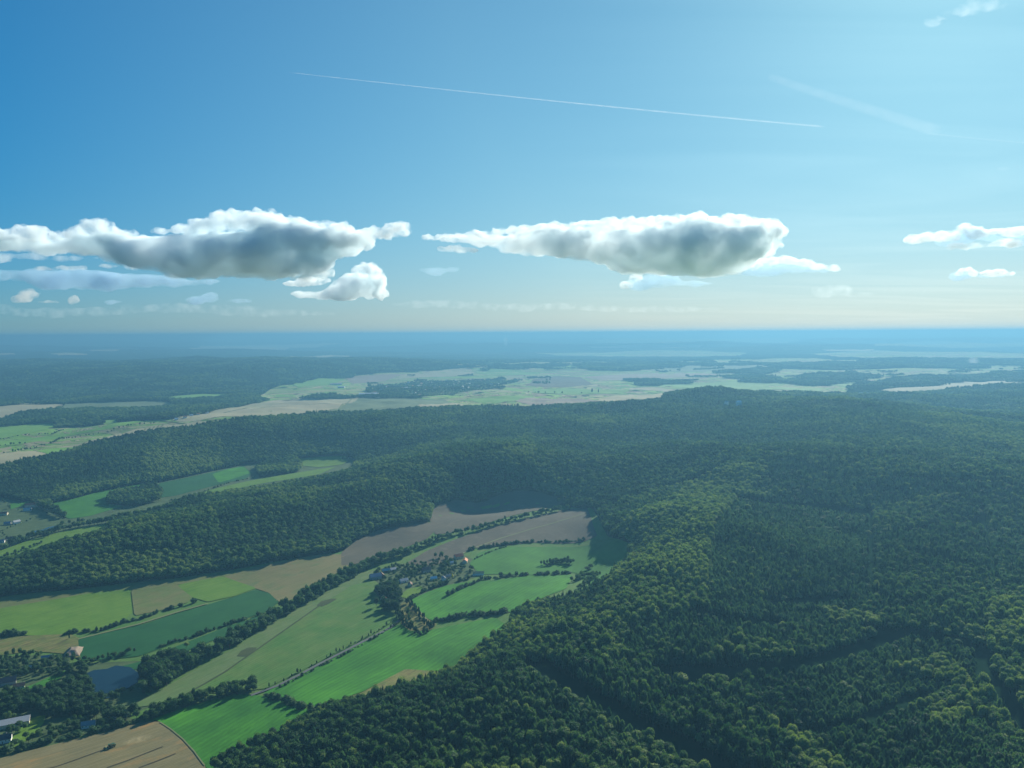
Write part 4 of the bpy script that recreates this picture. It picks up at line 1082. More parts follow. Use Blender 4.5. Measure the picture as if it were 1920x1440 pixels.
def far_row(s, sp, kd, size, tint, name, lb, gp):
    P = [np.array(p) for p in GP(s)]
    for i in range(len(P) - 1):
        seg = P[i + 1] - P[i]; Ls = np.linalg.norm(seg); d = seg / max(Ls, 1e-6)
        wd = "" if len(P) < 5 else (", left end" if i < len(P) / 3 - .5 else (", middle" if i < 2 * len(P) / 3 - .5 else ", right end"))
        for t in np.arange(0, Ls, sp):
            if rng.random() < .15: continue
            q = P[i] + d * (t + rng.uniform(-.3, .3) * sp)
            h = size * rng.uniform(.7, 1.2); tree_thing(kd, name, q[0], q[1], h, h, tint + rng.normal(0, .06), lb + wd, 'tree', gp + wd)
far_row("0,853 30,848 70,840 100,832 112,826 150,820 200,812 240,800 290,795", 17, 'broad', .62, .25, 'roadside_tree', "dark rounded tree in the avenue across the plateau fields", "avenue across the plateau fields")
far_row("0,838 20,835 50,833", 16, 'broad', .6, .2, 'roadside_tree', "tree in the short hedge above the avenue at the left edge", "short hedge at the left edge")
far_row("0,826 40,818 100,816 120,808", 20, 'broad', .55, .2, 'roadside_tree', "tree in the hedge between the two green plateau meadows", "hedge between the plateau meadows")
far_row("1000,763 1030,763 1060,762 1090,761", 22, 'broad', .8, .2, 'roadside_tree', "small dark tree at the edge of the wood before the pale field", "trees before the pale field")
far_row("985,737 1010,738 1050,739 1100,739", 60, 'broad', 1.0, .2, 'roadside_tree', "tree in the thin hedge across the far plain", "thin hedge across the far plain")
far_row("476,896 430,906 390,920 340,936 310,940", 14, 'bush', 1.1, .3, 'valley_tree', "tree along the stream of the side valley", "trees along the stream of the side valley")
far_row("60,1010 90,1008 110,995 118,985 140,985 160,980", 9, 'broad', .7, .3, 'valley_tree', "tree beside the small pond of the side valley", "trees beside the small valley pond")
far_row("0,1052 30,1040 60,1028 80,1020", 8, 'broad', .55, .3, 'valley_tree', "tree in the hedge above the bright valley meadow", "hedge above the bright valley meadow")
far_row("0,935 20,955 40,960 60,958 90,948 100,960 60,975 20,990 0,1000 30,1020", 20, 'broad', .42, .3, 'valley_tree', "garden tree in the hamlet at the left edge", "garden trees of the left hamlet")
far_row("640,862 665,864 680,858 700,862", 14, 'broad', .7, .25, 'valley_tree', "tree beside the small farm in the wooded valley", "trees by the farm in the wooded valley")
# ------------------------------------------------------------------ buildings
WALL = {k: plain_mat("plaster_" + k, c, 0.85, 0.12, 0.4) for k, c in dict(white=(.82, .80, .74), cream=(.62, .56, .40), grey=(.38, .37, .34), brown=(.22, .15, .10)).items()}
ROOF = {k: plain_mat("roof_" + k, c, 0.75, 0.25, 0.7) for k, c in dict(red=(.50, .14, .08), orange=(.60, .24, .12), grey=(.22, .24, .26), dark=(.05, .06, .075), blue=(.16, .22, .30), pale=(.42, .44, .44), green=(.03, .10, .06), brown=(.17, .10, .07), white=(.7, .72, .74)).items()}
M['pane'] = plain_mat("window_glass", (.03, .04, .05), .15, .1, 1, .6)
M['wood'] = plain_mat("painted_wood", (.20, .12, .07), .7)

def box(bm, x0, x1, y0, y1, z0, z1):
    v = [bm.verts.new(p) for p in ((x0, y0, z0), (x1, y0, z0), (x1, y1, z0), (x0, y1, z0), (x0, y0, z1), (x1, y0, z1), (x1, y1, z1), (x0, y1, z1))]
    for f in ((3, 2, 1, 0), (4, 5, 6, 7), (0, 1, 5, 4), (1, 2, 6, 5), (2, 3, 7, 6), (3, 0, 4, 7)): bm.faces.new([v[i] for i in f])
def part(name, fn, mat, parent):
    bm = bmesh.new(); fn(bm); bmesh.ops.recalc_face_normals(bm, faces=bm.faces)
    me = bpy.data.meshes.new(name); bm.to_mesh(me); bm.free()
    return link(name, me, mat, parent)

def house(px, py, L, W, H, ang, wall, roof, label, name="house", cat="house", pitch=0.75, detail=True, group=None, xy=None):
    x, y = xy or G(px, py)
    r = bpy.data.objects.new(name, None); COL.objects.link(r)
    a = R(ang); ca, sa = abs(math.cos(a)), abs(math.sin(a))
    hs = [float(terrain(x + dx, y + dy)) for dx in (-L / 2, L / 2) for dy in (-W / 2, W / 2)]
    r.location = (x, y, sum(hs) / 4 + 0.7 + 0.0003 * y); r.rotation_euler = (0, 0, a)
    tag(r, label, cat, group)
    hr = W / 2 * pitch
    def walls(bm):
        box(bm, -L / 2, L / 2, -W / 2, W / 2, -2.5, H)
        for s in (-1, 1):
            xo, xi = s * L / 2, s * (L / 2 - .35)
            A = [bm.verts.new((xo, -W / 2, H)), bm.verts.new((xo, W / 2, H)), bm.verts.new((xo, 0, H + hr - .02))]
            B = [bm.verts.new((xi, -W / 2, H)), bm.verts.new((xi, W / 2, H)), bm.verts.new((xi, 0, H + hr - .02))]
            bm.faces.new(A); bm.faces.new(B[::-1])
            for i in range(3): bm.faces.new((A[i], A[(i + 1) % 3], B[(i + 1) % 3], B[i]))
    part("wall", walls, wall if not isinstance(wall, str) else WALL[wall], r)
    def roofm(bm):
        e, o, t = .5, .55, .22
        for s in (-1, 1):
            y1, z1 = s * (W / 2 + o), H - o * pitch
            P = [(-L / 2 - e, 0, H + hr), (L / 2 + e, 0, H + hr), (L / 2 + e, y1, z1), (-L / 2 - e, y1, z1)]
            lo = [bm.verts.new((p[0], p[1], p[2] + .01)) for p in P]; hi = [bm.verts.new((p[0], p[1], p[2] + t)) for p in P]
            bm.faces.new(lo); bm.faces.new(hi[::-1])
            for i in range(4): bm.faces.new((lo[i], lo[(i + 1) % 4], hi[(i + 1) % 4], hi[i]))
    rf = part("roof", roofm, ROOF[roof], r)
    if detail:
        part("chimney", lambda bm: box(bm, L * .18, L * .18 + .7, -.3 + W * .12, .3 + W * .12, H + hr * .5, H + hr + .9), WALL['grey'], rf)
        nwin = max(2, int(L / 3.2))
        for s in (-1, 1):
            for k in range(nwin):
                cx = -L / 2 + (k + .5) * L / nwin
                if s < 0 and k == nwin // 2:
                    part("door", lambda bm: box(bm, cx - .55, cx + .55, -W / 2 - .06, -W / 2 + .02, 0, 2.1), M['wood'], r); continue
                y0 = s * W / 2
                w = part("window", lambda bm: box(bm, cx - .6, cx + .6, min(y0, y0 + s * .07), max(y0, y0 + s * .07), H * .42, H * .42 + 1.3), WALL['white'], r)
                part("pane", lambda bm: box(bm, cx - .48, cx + .48, min(y0, y0 + s * .10), max(y0, y0 + s * .10), H * .42 + .1, H * .42 + 1.2), M['pane'], w)
    return r

VA = 28
house(721, 1127, 12, 9, 3.6, 120, 'white', 'orange', "small white cottage with orange roof alone among dark trees by the pasture")
house(860, 1047, 17, 10, 4.0, VA, 'cream', 'red', "larger red roofed farmhouse at the top of the village", name="farmhouse", cat="farmhouse")
house(872, 1055, 15, 9, 3.4, VA + 60, 'cream', 'orange', "orange roofed barn just right of the red roofed farmhouse", name="barn", cat="barn")
house(847, 1058, 7, 5, 2.6, VA, 'white', 'white', "tiny white shed just left of the red roofed farmhouse", name="shed", cat="shed", detail=False)
house(704, 1086, 20, 12, 5.0, VA, 'grey', 'blue', "large blue grey roofed house at the left end of the village")
house(724, 1073, 15, 8, 3.0, VA - 5, 'brown', 'pale', "pale roofed house near the stream trees at the left of the village")
house(737, 1071, 12, 7, 3.0, VA + 10, 'cream', 'pale', "small pale roofed house next to the stream trees in the village")
house(757, 1092, 15, 8, 3.2, VA + 5, 'white', 'pale', "pale roofed house behind the small bright garden meadow")
house(769, 1099, 11, 7, 3.0, VA + 70, 'cream', 'brown', "cream house with brown roof above the small bright garden meadow")
house(799, 1073, 16, 10, 4.6, VA, 'grey', 'dark', "dark bluish roofed house in the middle of the village")
house(813, 1088, 11, 7, 3.0, VA - 10, 'white', 'white', "white roofed house in the middle of the village")
house(832, 1088, 9, 7, 3.4, VA + 80, 'white', 'grey', "white gabled house left of the golden tree")
house(841, 1084, 10, 7, 3.0, VA, 'cream', 'grey', "grey roofed house right below the golden tree")
house(897, 1078, 20, 9, 3.6, VA - 25, 'white', 'green', "long barn with dark green roof at the right end of the village", name="barn", cat="barn", detail=False, pitch=.4)
house(716, 1082, 14, 8, 3.4, VA + 85, 'brown', 'brown', "brown roofed barn beside the blue grey roofed house", name="barn", cat="barn", detail=False)
# bottom left gardens
house(16, 1362, 42, 15, 4.5, 27, 'cream', 'pale', "long barn with pale grey roof at the left edge", name="barn", cat="barn", pitch=.45, detail=False)
house(6, 1392, 16, 10, 4.2, 25, 'white', 'dark', "white house with dark blue roof at the left edge below the long barn")
house(36, 1291, 12, 8, 3.2, 30, 'cream', 'brown', "cream house with brown roof beside the small lawn at the left")
house(10, 1284, 24, 12, 4.0, 30, 'grey', 'dark', "large dark roofed hall at the left edge of the garden plots", name="hall", cat="hall", detail=False)
house(88, 1236, 13, 5, 2.6, 25, 'grey', 'blue', "narrow shed with bright blue roof below the olive meadow", name="shed", cat="shed", detail=False)
house(15, 1250, 7, 5, 2.6, 15, 'white', 'white', "small white garden hut at the left edge of the plots", name="garden_hut", cat="hut", detail=False)
house(166, 1364, 14, 8, 3.6, 20, 'white', 'grey', "white gabled house with grey roof above the stubble field")
house(148, 1292, 6, 4, 2.4, 30, 'white', 'pale', "tiny pale hut among the dark trees left of the pond", name="garden_hut", cat="hut", detail=False)
house(212, 1350, 6, 4, 2.4, 30, 'white', 'white', "tiny white hut in the belt above the stubble field", name="garden_hut", cat="hut", detail=False)
house(60, 1256, 9, 6, 2.6, 10, 'brown', 'pale', "small pale roofed garden hut in the middle of the plots", name="garden_hut", cat="hut", detail=False)
# hamlet in the side valley
house(60, 950, 30, 12, 4.5, 18, 'cream', 'red', "long red roofed farm building in the hamlet of the side valley", name="farmhouse", cat="farmhouse")
house(52, 958, 18, 9, 3.5, 18, 'white', 'pale', "pale roofed outbuilding below the long red roofed farm", name="barn", cat="barn", detail=False)
house(93, 955, 12, 8, 3.4, 30, 'white', 'orange', "small orange roofed house right of the long red roofed farm")
house(8, 966, 16, 9, 4.0, 10, 'cream', 'red', "red roofed house at the left edge of the side valley hamlet")
house(31, 982, 15, 9, 4.0, 60, 'white', 'pale', "bright white gabled house above the small valley pond")
house(19, 1013, 16, 9, 3.6, 25, 'cream', 'brown', "cream house with brown roof below the small valley pond")
house(38, 1014, 18, 8, 3.0, 22, 'brown', 'brown', "low brown barn below the small valley pond", name="barn", cat="barn", detail=False)
house(3, 1018, 12, 8, 3.4, 22, 'white', 'grey', "white house with grey roof at the left edge below the valley pond")
house(14, 984, 14, 8, 3.4, 22, 'grey', 'blue', "house with blue grey roof at the left edge beside the valley pond")
house(664, 858, 22, 10, 4.4, 15, 'cream', 'pale', "pale farmhouse hidden in the wooded valley above the bright meadow", name="farmhouse", cat="farmhouse")
house(675, 861, 16, 9, 3.6, 70, 'grey', 'grey', "grey roofed barn beside the farmhouse in the wooded valley", name="barn", cat="barn", detail=False)
# far buildings
house(690, 742, 110, 30, 9, 4, 'white', 'white', "long white farm sheds at the left end of the far village", name="farm_shed", cat="shed", detail=False, pitch=.35)
house(702, 741, 50, 25, 9, 4, 'white', 'pale', "shorter white shed right of the long white farm sheds", name="farm_shed", cat="shed", detail=False, pitch=.35)
house(630, 722, 90, 25, 9, 20, 'white', 'pale', "white shed in the fields far behind the plateau hump", name="farm_shed", cat="shed", detail=False, pitch=.35)
house(640, 728, 50, 22, 9, 0, 'white', 'white', "small white shed in the fields left of the far village", name="farm_shed", cat="shed", detail=False, pitch=.35)
house(1385, 766, 20, 12, 26, 10, 'white', 'white', "white building standing out of the wooded hilltop", name="hilltop_building", cat="building", detail=False)
house(1362, 765, 14, 10, 24, 10, 'white', 'pale', "smaller pale building left of the white one on the wooded hilltop", name="hilltop_building", cat="building", detail=False)
house(1620, 742, 60, 20, 9, 10, 'white', 'white', "small white building at the foot of the far right slope", name="farm_shed", cat="shed", detail=False)
for i, (px, py) in enumerate(((331, 788), (347, 784), (359, 781), (372, 778.5), (388, 776))):
    house(px, py, 14, 10, 4.5, 30, 'white', 'orange' if i % 2 else 'white', ("white cottage at the end of the avenue, " + ("first", "second", "third", "fourth", "fifth")[i] + " of the row from the left"), detail=False, name="cottage", cat="cottage", group="row of cottages at the end of the avenue")
rv = random.Random(5); vp = GP("700,741 705,726 760,719 860,714 925,712 945,718 930,727 850,737 800,744")
cx = [p[0] for p in vp]; cy = [p[1] for p in vp]; n = 0
while n < 46:
    x, y = rv.uniform(min(cx), max(cx)), rv.uniform(min(cy), max(cy))
    if not in_poly(np.array([x]), np.array([y]), vp)[0]: continue
    n += 1
    house(0, 0, rv.uniform(14, 26), rv.uniform(11, 15), rv.uniform(7, 11), rv.uniform(0, 90), rv.choice(['white', 'white', 'cream']), rv.choice(['orange', 'grey', 'pale', 'brown']), "pale house among the trees of the far village", detail=False, name="village_house", group="houses of the far village", xy=(x, y))

# ------------------------------------------------------------------ combine harvester, dust, heap
def harvester(px, py, ang):
    x, y = G(px, py); r = bpy.data.objects.new("combine_harvester", None); COL.objects.link(r)
    r.location = (x, y, float(terrain(x, y)) + 1.1); r.rotation_euler = (0, 0, ang)
    tag(r, "small dark combine harvester cutting the stubble field with dust behind", "harvester")
    g = plain_mat("harvester_paint", (.05, .12, .06), .45, .1, 1, .5); k = plain_mat("rubber", (.02, .02, .02), .8); s = plain_mat("header_metal", (.30, .28, .10), .5)
    def body(bm):
        box(bm, -3.2, 1.6, -1.5, 1.5, 1.1, 3.2); box(bm, -3.0, -.2, -1.3, 1.3, 3.2, 3.9); box(bm, -4.3, -3.2, -1.2, 1.2, 1.3, 2.6)
    part("body", body, g, r)
    cb = part("cab", lambda bm: box(bm, 1.62, 3.1, -1.0, 1.0, 1.9, 3.9), M['pane'], r)
    part("cab_roof", lambda bm: box(bm, 1.5, 3.3, -1.15, 1.15, 3.92, 4.1), g, cb)
    def head(bm):
        box(bm, 4.3, 5.6, -4.2, 4.2, .25, 1.1)
        for q in range(13):
            yy = -4.1 + q * .68; box(bm, 5.62, 6.2, yy, yy + .12, .25, .4)
    part("header", head, s, r)
    part("feeder", lambda bm: box(bm, 3.12, 4.28, -.7, .7, .7, 1.8), g, r)
    def wheel(cx, cy, rad, w):
        def f(bm):
            bmesh.ops.create_cone(bm, cap_ends=True, segments=20, radius1=rad, radius2=rad, depth=w, matrix=Matrix.Translation((cx, cy, rad)) @ Matrix.Rotation(R(90), 4, 'X'))
        return f
    for cx_, cy_, rd, w in ((1.6, -1.9, 1.0, .7), (1.6, 1.9, 1.0, .7), (-2.8, -1.6, .65, .5), (-2.8, 1.6, .65, .5)):
        wh = part("wheel", wheel(cx_, cy_, rd, w), k, r)
        part("rim", wheel(cx_, cy_ + (.05 if cy_ > 0 else -.05), rd * .5, w), s, wh).location.z = rd * .5
    part("unloading_auger", lambda bm: box(bm, -3.6, .8, 1.75, 2.05, 3.2, 3.5), s, r)
harvester(209, 1403, bearing("260,1390 209,1403"))

def smoke_mat(name, col, dens, scale, sharp, aniso=.3, along=None):
    m = bpy.data.materials.new(name); m.use_nodes = True; nt = m.node_tree; nt.nodes.clear()
    out = nt.nodes.new("ShaderNodeOutputMaterial"); v = nt.nodes.new("ShaderNodeVolumePrincipled")
    v.inputs['Color'].default_value = (*col, 1); v.inputs['Anisotropy'].default_value = aniso
    tc = nt.nodes.new("ShaderNodeTexCoord").outputs['Object']
    n = noise_tex(nt, tc, scale, 4, 0.6)
    d = mth(nt, 'MULTIPLY', mth(nt, 'MULTIPLY', mth(nt, 'SUBTRACT', n, sharp, True), 4.0), dens)
    gd = nt.nodes.new("ShaderNodeTexCoord").outputs['Generated']
    vm = nt.nodes.new("ShaderNodeVectorMath"); vm.operation = 'DISTANCE'; nt.links.new(gd, vm.inputs[0]); vm.inputs[1].default_value = (.5, .5, .5)
    fall = mth(nt, 'MULTIPLY', mth(nt, 'SUBTRACT', 0.55, vm.outputs['Value'], True), 3.2, True)
    d = mth(nt, 'MULTIPLY', d, fall)
    nt.links.new(d, v.inputs['Density']); nt.links.new(v.outputs[0], out.inputs['Volume'])
    return m
def puff_mesh(name, blobs, sub=3, nz=.35, seed=1):
    """blobs: (x,y,z,rx,ry,rz)"""
    V, Fc, off = [], [], 0; iv, jf = ico(sub)
    for k, b in enumerate(blobs):
        P = iv * (1 + nz * lump_noise(iv, 1.6, seed + k))[:, None] * b[3:] + b[:3]
        V.append(P); Fc.append(jf + off); off += len(P)
    return np_mesh(name, np.vstack(V), np.vstack(Fc), smooth=True)
x, y = G(222, 1402); x2, y2 = G(292, 1388)
L_ = math.hypot(x2 - x, y2 - y)
me = puff_mesh("dust", [(L_ * .25, 0, 1.8, L_ * .28, 3.5, 3.0), (L_ * .6, 1, 2.5, L_ * .38, 5.5, 3.4)], 3, .25)
o = link("dust", me, smoke_mat("harvest_dust", (.75, .66, .45), .045, .16, .38))
o.location = (x, y, float(terrain(x, y)) + 1.5); o.rotation_euler = (0, 0, math.atan2(y2 - y, x2 - x))
tag(o, "pale dust trailing behind the combine harvester", "dust", None, 'stuff')

def heap(px, py, w, l, h, ang, mat, label):
    x, y = G(px, py); n = 26; g = np.linspace(-1, 1, n); X, Y = np.meshgrid(g, g)
    d = np.clip(1 - np.maximum(np.abs(X), np.abs(Y)), 0, 1); Z = h * np.clip(d * 1.5, 0, 1) ** .9 + (fbm(X * 3 + 5, Y * 3, 9) - .5) * 1.6 * (d > 0)
    Z[d <= 0] = -2
    V = np.c_[(X * w / 2).ravel(), (Y * l / 2).ravel(), Z.ravel()]; i = np.arange(n * n).reshape(n, n)
    Fq = np.c_[i[:-1, :-1].ravel(), i[:-1, 1:].ravel(), i[1:, 1:].ravel(), i[1:, :-1].ravel()]
    o = link("earth_heap", np_mesh("earth_heap", V, Fq, smooth=True), mat); o.location = (x, y, float(terrain(x, y))); o.rotation_euler = (0, 0, R(ang))
    return tag(o, label, "heap")
heap(138, 1224, 23, 36, 6.5, 18, M['far_pink'], "pale sandy earth heap at the left end of the dark crop field")
for s in ("448,1232 455,1222 470,1216 484,1216 478,1224 462,1234", "592,1138 600,1128 625,1124 618,1134 600,1142", "268,1128 272,1122 280,1121 284,1124 276,1129"):
    pass
drape("bare_patch", GP("444,1232 452,1222 466,1216 482,1216 476,1224 460,1233"), M['ditch'], 1.2, "dark bare patch on the pale grass strip", False)
drape("bare_patch", GP("594,1137 602,1129 622,1124 632,1124 618,1133 604,1139"), M['ditch'], 1.2, "smaller dark bare patch on the pasture below the stream trees", False)

# ------------------------------------------------------------------ clouds
def cloud_mat(name, dens, col=(1, 1, 1), aniso=0.45, emis=0.0):
    m = bpy.data.materials.new(name); m.use_nodes = True; nt = m.node_tree; nt.nodes.clear()
    out = nt.nodes.new("ShaderNodeOutputMaterial"); v = nt.nodes.new("ShaderNodeVolumePrincipled")
    v.inputs['Color'].default_value = (*col, 1); v.inputs['Anisotropy'].default_value = aniso; v.inputs['Density'].default_value = dens
    nt.links.new(v.outputs[0], out.inputs['Volume'])
    return m
def smoke_cloud(name, dens, sharp, scale, col=(.86, .96, 1.0)):
    m = cloud_mat(name, dens, col, .3); nt = m.node_tree; v = [n for n in nt.nodes if n.type == 'PRINCIPLED_VOLUME'][0]
    n = noise_tex(nt, nt.nodes.new("ShaderNodeTexCoord").outputs['Object'], scale, 4, .6)
    nt.links.new(mth(nt, 'MULTIPLY', mth(nt, 'SUBTRACT', n, sharp, True), dens * 7), v.inputs['Density'])
    return m
M['cloud'] = smoke_cloud("cloud_body", .0026, .31, 1 / 1000, (.885, .97, 1.0))  # bodies: blue of shade and distant air put into the scatter colour
M['cloud_mid'] = smoke_cloud("cloud_body_pale", .0019, .31, 1 / 1000, (.915, .982, 1.0))
M['cloud_low'] = smoke_cloud("cloud_low", .0010, .30, 1 / 1200, (.50, .72, .88))
M['crest'] = smoke_cloud("cloud_crest", .0032, .37, 1 / 420, (.90, .965, .98))  # whiter scatter colour paints the sunlit tops against the blue bodies
M['crest_soft'] = smoke_cloud("cloud_crest_soft", .0011, .36, 1 / 420, (.88, .90, .88))
M['cloud_thin'] = smoke_cloud("thin_cumulus", .0010, .42, 1 / 600)
M['cloud_veil'] = smoke_cloud("cloud_veil", .00018, .44, 1 / 600)
M['wisp'] = smoke_cloud("ice_wisp", .00025, .42, 1 / 500, (.95, 1, 1))
tex1 = bpy.data.textures.new("billow_large", 'CLOUDS'); tex1.noise_scale = 1100; tex1.noise_depth = 3
tex2 = bpy.data.textures.new("billow_small", 'CLOUDS'); tex2.noise_scale = 420; tex2.noise_depth = 4
tex3 = bpy.data.textures.new("billow_fine", 'CLOUDS'); tex3.noise_scale = 190; tex3.noise_depth = 2
def cloud_hull(name, blobs, D, mat, voxel, s1, s2, depth, kids, org, seed):
    k = D / FPX; V, Fc, off = [], [], 0; iv, jf = ico(3); rg = np.random.default_rng(seed)
    for (px, py, rx, ry) in blobs:
        d = ray(px, py); t = D / d[1]; c = np.array([d[0] * t, d[1] * t, d[2] * t + CAM_H])
        rd = min(max(rx, ry * 1.2), ry * 2.2) * k * depth
        cc = c - org + [0, rg.uniform(-.3, .3) * rd, 0]
        V.append(iv * [rx * k, rd, ry * k] + cc); Fc.append(jf + off); off += len(iv)
        for q in range(kids if min(rx, ry) > 5 else 0):      # billows budding from the upper flanks
            u = rg.uniform(-.1, .95); ph = rg.uniform(0, 6.283); w = math.sqrt(1 - u * u); s = min(ry, 20) * k * rg.uniform(.2, .5)
            V.append(iv * [s * 1.3, s * 1.2, s * .85] + cc + np.array([w * math.cos(ph) * rx * k, w * math.sin(ph) * rd, u * ry * k]) * .93); Fc.append(jf + off); off += len(iv)
    o = link(name, np_mesh(name, np.vstack(V), np.vstack(Fc), smooth=True), M[mat])
    r = o.modifiers.new("merge", 'REMESH'); r.mode = 'VOXEL'; r.voxel_size = voxel
    for tx, st in ((tex1, s1), (tex2, s2), (tex3, s2 * .5)):
        q = o.modifiers.new("billow", 'DISPLACE'); q.texture = tx; q.texture_coords = 'LOCAL'; q.strength = st; q.mid_level = .5
    return o
def cloud(label, D, blobs, mat='cloud', voxel=62, s1=300, s2=260, depth=.9, kids=0, crest=None, cmat='crest'):
    """blobs: centre x,y and radii as seen, in picture units at distance D: real ellipsoids kilometres across"""
    d = ray(*blobs[0][:2]); t = D / d[1]; org = np.array([d[0] * t, d[1] * t, d[2] * t + CAM_H])
    if not crest:
        o = cloud_hull("cloud", blobs, D, mat, voxel, s1, s2, depth, max(kids, 12), org, int(blobs[0][0])); o.location = org
    else:
        o = bpy.data.objects.new("cloud", None); COL.objects.link(o); o.location = org; o.empty_display_size = 100
        b = cloud_hull("cloud_base", [(x_, y_ - ry_ * .1, rx_, ry_ * 1.12) for x_, y_, rx_, ry_ in blobs], D, mat, voxel * 1.5, s1, s2, depth, 4, org, 3); b.parent = o
        c = cloud_hull("crest", [(x_, y_ + ry_ * .35, rx_ * 1.1, ry_ * 1.25) for x_, y_, rx_, ry_ in crest], D * .985, cmat, voxel * .75, s1 * .5, s2 * 1.2, depth, 40, org, 5); c.parent = o
    tag(o, label, "cloud")
    return o
cloud("largest long grey cloud with white billowing top at the left", 23000, [
 (400, 478, 190, 32), (480, 486, 150, 32), (320, 470, 140, 24), (210, 462, 130, 16), (90, 462, 110, 13), (-40, 458, 110, 16), (560, 455, 90, 28), (440, 506, 140, 16), (560, 500, 70, 20), (620, 460, 60, 22), (300, 488, 110, 10), (680, 452, 36, 12)],
 crest=[(490, 412, 55, 15), (440, 410, 45, 13), (400, 418, 40, 12), (540, 422, 40, 12), (360, 428, 36, 10), (320, 432, 34, 6), (585, 430, 30, 12), (625, 432, 30, 14), (650, 448, 26, 16), (700, 438, 36, 9), (745, 428, 22, 10), (690, 458, 14, 9),
 (185, 426, 20, 15), (215, 436, 40, 8), (150, 436, 34, 9), (60, 434, 30, 13), (20, 442, 30, 10), (100, 440, 30, 7), (205, 450, 36, 7), (-30, 440, 40, 14), (600, 512, 24, 8), (576, 520, 30, 5)])
cloud("long grey cloud layer below the largest left cloud", 32000, [
 (120, 520, 110, 12), (230, 528, 110, 14), (60, 512, 60, 8), (330, 530, 90, 8), (180, 534, 120, 10), (-40, 518, 90, 9)], 'cloud_low', 130,
 crest=[(85, 502, 26, 3.5), (120, 501, 24, 3.5), (150, 501, 16, 3), (205, 498, 20, 3), (250, 499, 18, 3)], cmat='crest_soft')
cloud("upright white edged cloud tower under the gap between the big clouds", 33000, [
 (665, 538, 36, 22), (650, 548, 40, 14), (692, 540, 24, 22), (600, 553, 60, 6)], 'cloud_mid', 90, 300, 200,
 crest=[(688, 502, 18, 8), (704, 512, 12, 10), (712, 530, 8, 12), (714, 548, 7, 11), (672, 505, 12, 8), (590, 525, 30, 6), (560, 530, 30, 4)])
cloud("widest grey cloud with bright top edge right of the middle", 24000, [
 (1200, 465, 180, 28), (1080, 454, 150, 20), (1310, 470, 130, 38), (940, 452, 80, 10), (860, 448, 50, 6), (1400, 455, 50, 28), (1250, 500, 110, 18),
 (1330, 500, 90, 18), (1130, 440, 120, 14), (1020, 468, 90, 12), (1290, 435, 120, 16)], 'cloud_mid',
 crest=[(1300, 410, 40, 9), (1260, 414, 36, 8), (1210, 415, 40, 9), (1160, 416, 36, 9), (1110, 420, 36, 8), (1060, 425, 36, 7), (1010, 428, 36, 6), (960, 432, 34, 6), (905, 438, 34, 5), (855, 442, 30, 4.5), (815, 444, 26, 4), 
 (1345, 414, 30, 10), (1385, 416, 30, 12), (1425, 424, 26, 14), (1452, 436, 16, 15), (1448, 455, 14, 12), (1432, 470, 16, 9), (1100, 436, 26, 8), (850, 464, 30, 4), (880, 468, 30, 3)])
cloud("low flat cloud tail at the right end of the widest cloud", 27000, [
 (1460, 505, 70, 9), (1520, 506, 40, 6), (1400, 505, 60, 10)], 'cloud_low', 80, 250, 160,
 crest=[(1425, 490, 26, 6), (1465, 486, 26, 7), (1500, 492, 26, 5), (1545, 500, 24, 4), (1560, 504, 16, 3), (1410, 498, 10, 5)])
cloud("small grey cloud hanging under the widest cloud", 27000, [
 (1215, 532, 50, 9), (1240, 526, 36, 12), (1280, 532, 60, 5)], 'cloud_low', 80, 220, 160,
 crest=[(1192, 520, 10, 6), (1218, 508, 14, 5), (1240, 512, 10, 4), (1175, 533, 12, 4)])
cloud("small dark grey cloud alone below the gap between the big clouds", 19000, [(830, 508, 30, 6), (848, 506, 16, 7), (810, 507, 16, 5), (795, 506, 10, 3)], 'cloud_low', 45, 120, 90)
cloud("white rimmed cumulus at the right edge, upper of two", 22000, [
 (1815, 440, 30, 12), (1800, 450, 50, 7), (1920, 450, 40, 9), (1850, 448, 30, 7)], 'cloud_low', 60, 220, 150,
 crest=[(1812, 424, 20, 7), (1835, 434, 16, 8), (1750, 442, 44, 6), (1860, 432, 30, 5), (1910, 432, 40, 6), (1885, 455, 26, 5), (1830, 460, 50, 3), (1790, 436, 10, 7), (1715, 448, 18, 6)])
cloud("small white rimmed cumulus at the right edge, lower of two", 30000, [(1803, 517, 24, 7), (1850, 518, 36, 4)], 'cloud_low', 70, 200, 150,
 crest=[(1813, 504, 12, 4.5), (1824, 510, 8, 5), (1862, 510, 26, 5), (1888, 512, 14, 4), (1796, 512, 8, 3)])
cloud("small pinkish white cloud low at the left edge", 36000, [(55, 551, 18, 9), (85, 566, 30, 3), (137, 563, 9, 8), (40, 560, 20, 6)], 'crest_soft', 80, 200, 160)
cloud("faint low grey cloud left of the cloud tower", 38000, [(380, 562, 32, 7), (395, 555, 16, 7), (450, 564, 40, 3)], 'cloud_low', 110, 220, 160)
cloud("faint tiny grey cloud low at the left", 38000, [(214, 566, 18, 4)], 'cloud_low', 80, 100, 80)
cloud("pale smooth veil of cloud at the far right horizon", 44000, [(1560, 545, 40, 12), (1600, 552, 50, 5)], 'cloud_veil', 140, 260, 200)
cloud("broad pale haze bank low under the largest left cloud", 47000, [(120, 585, 150, 9), (330, 578, 170, 9), (520, 588, 120, 7), (-60, 578, 100, 10)], 'cloud_veil', 200, 300, 250, kids=10)
cloud("pale haze bank low under the widest cloud", 48000, [(1000, 575, 170, 7), (1220, 580, 160, 6), (820, 570, 90, 7)], 'cloud_veil', 200, 300, 250, kids=10)
cloud("torn grey cloud shreds between the left cloud and its lower layer", 27000, [(20, 480, 80, 7), (110, 484, 80, 5), (590, 508, 30, 8), (610, 500, 20, 6)], 'cloud_thin', 80, 260, 200)
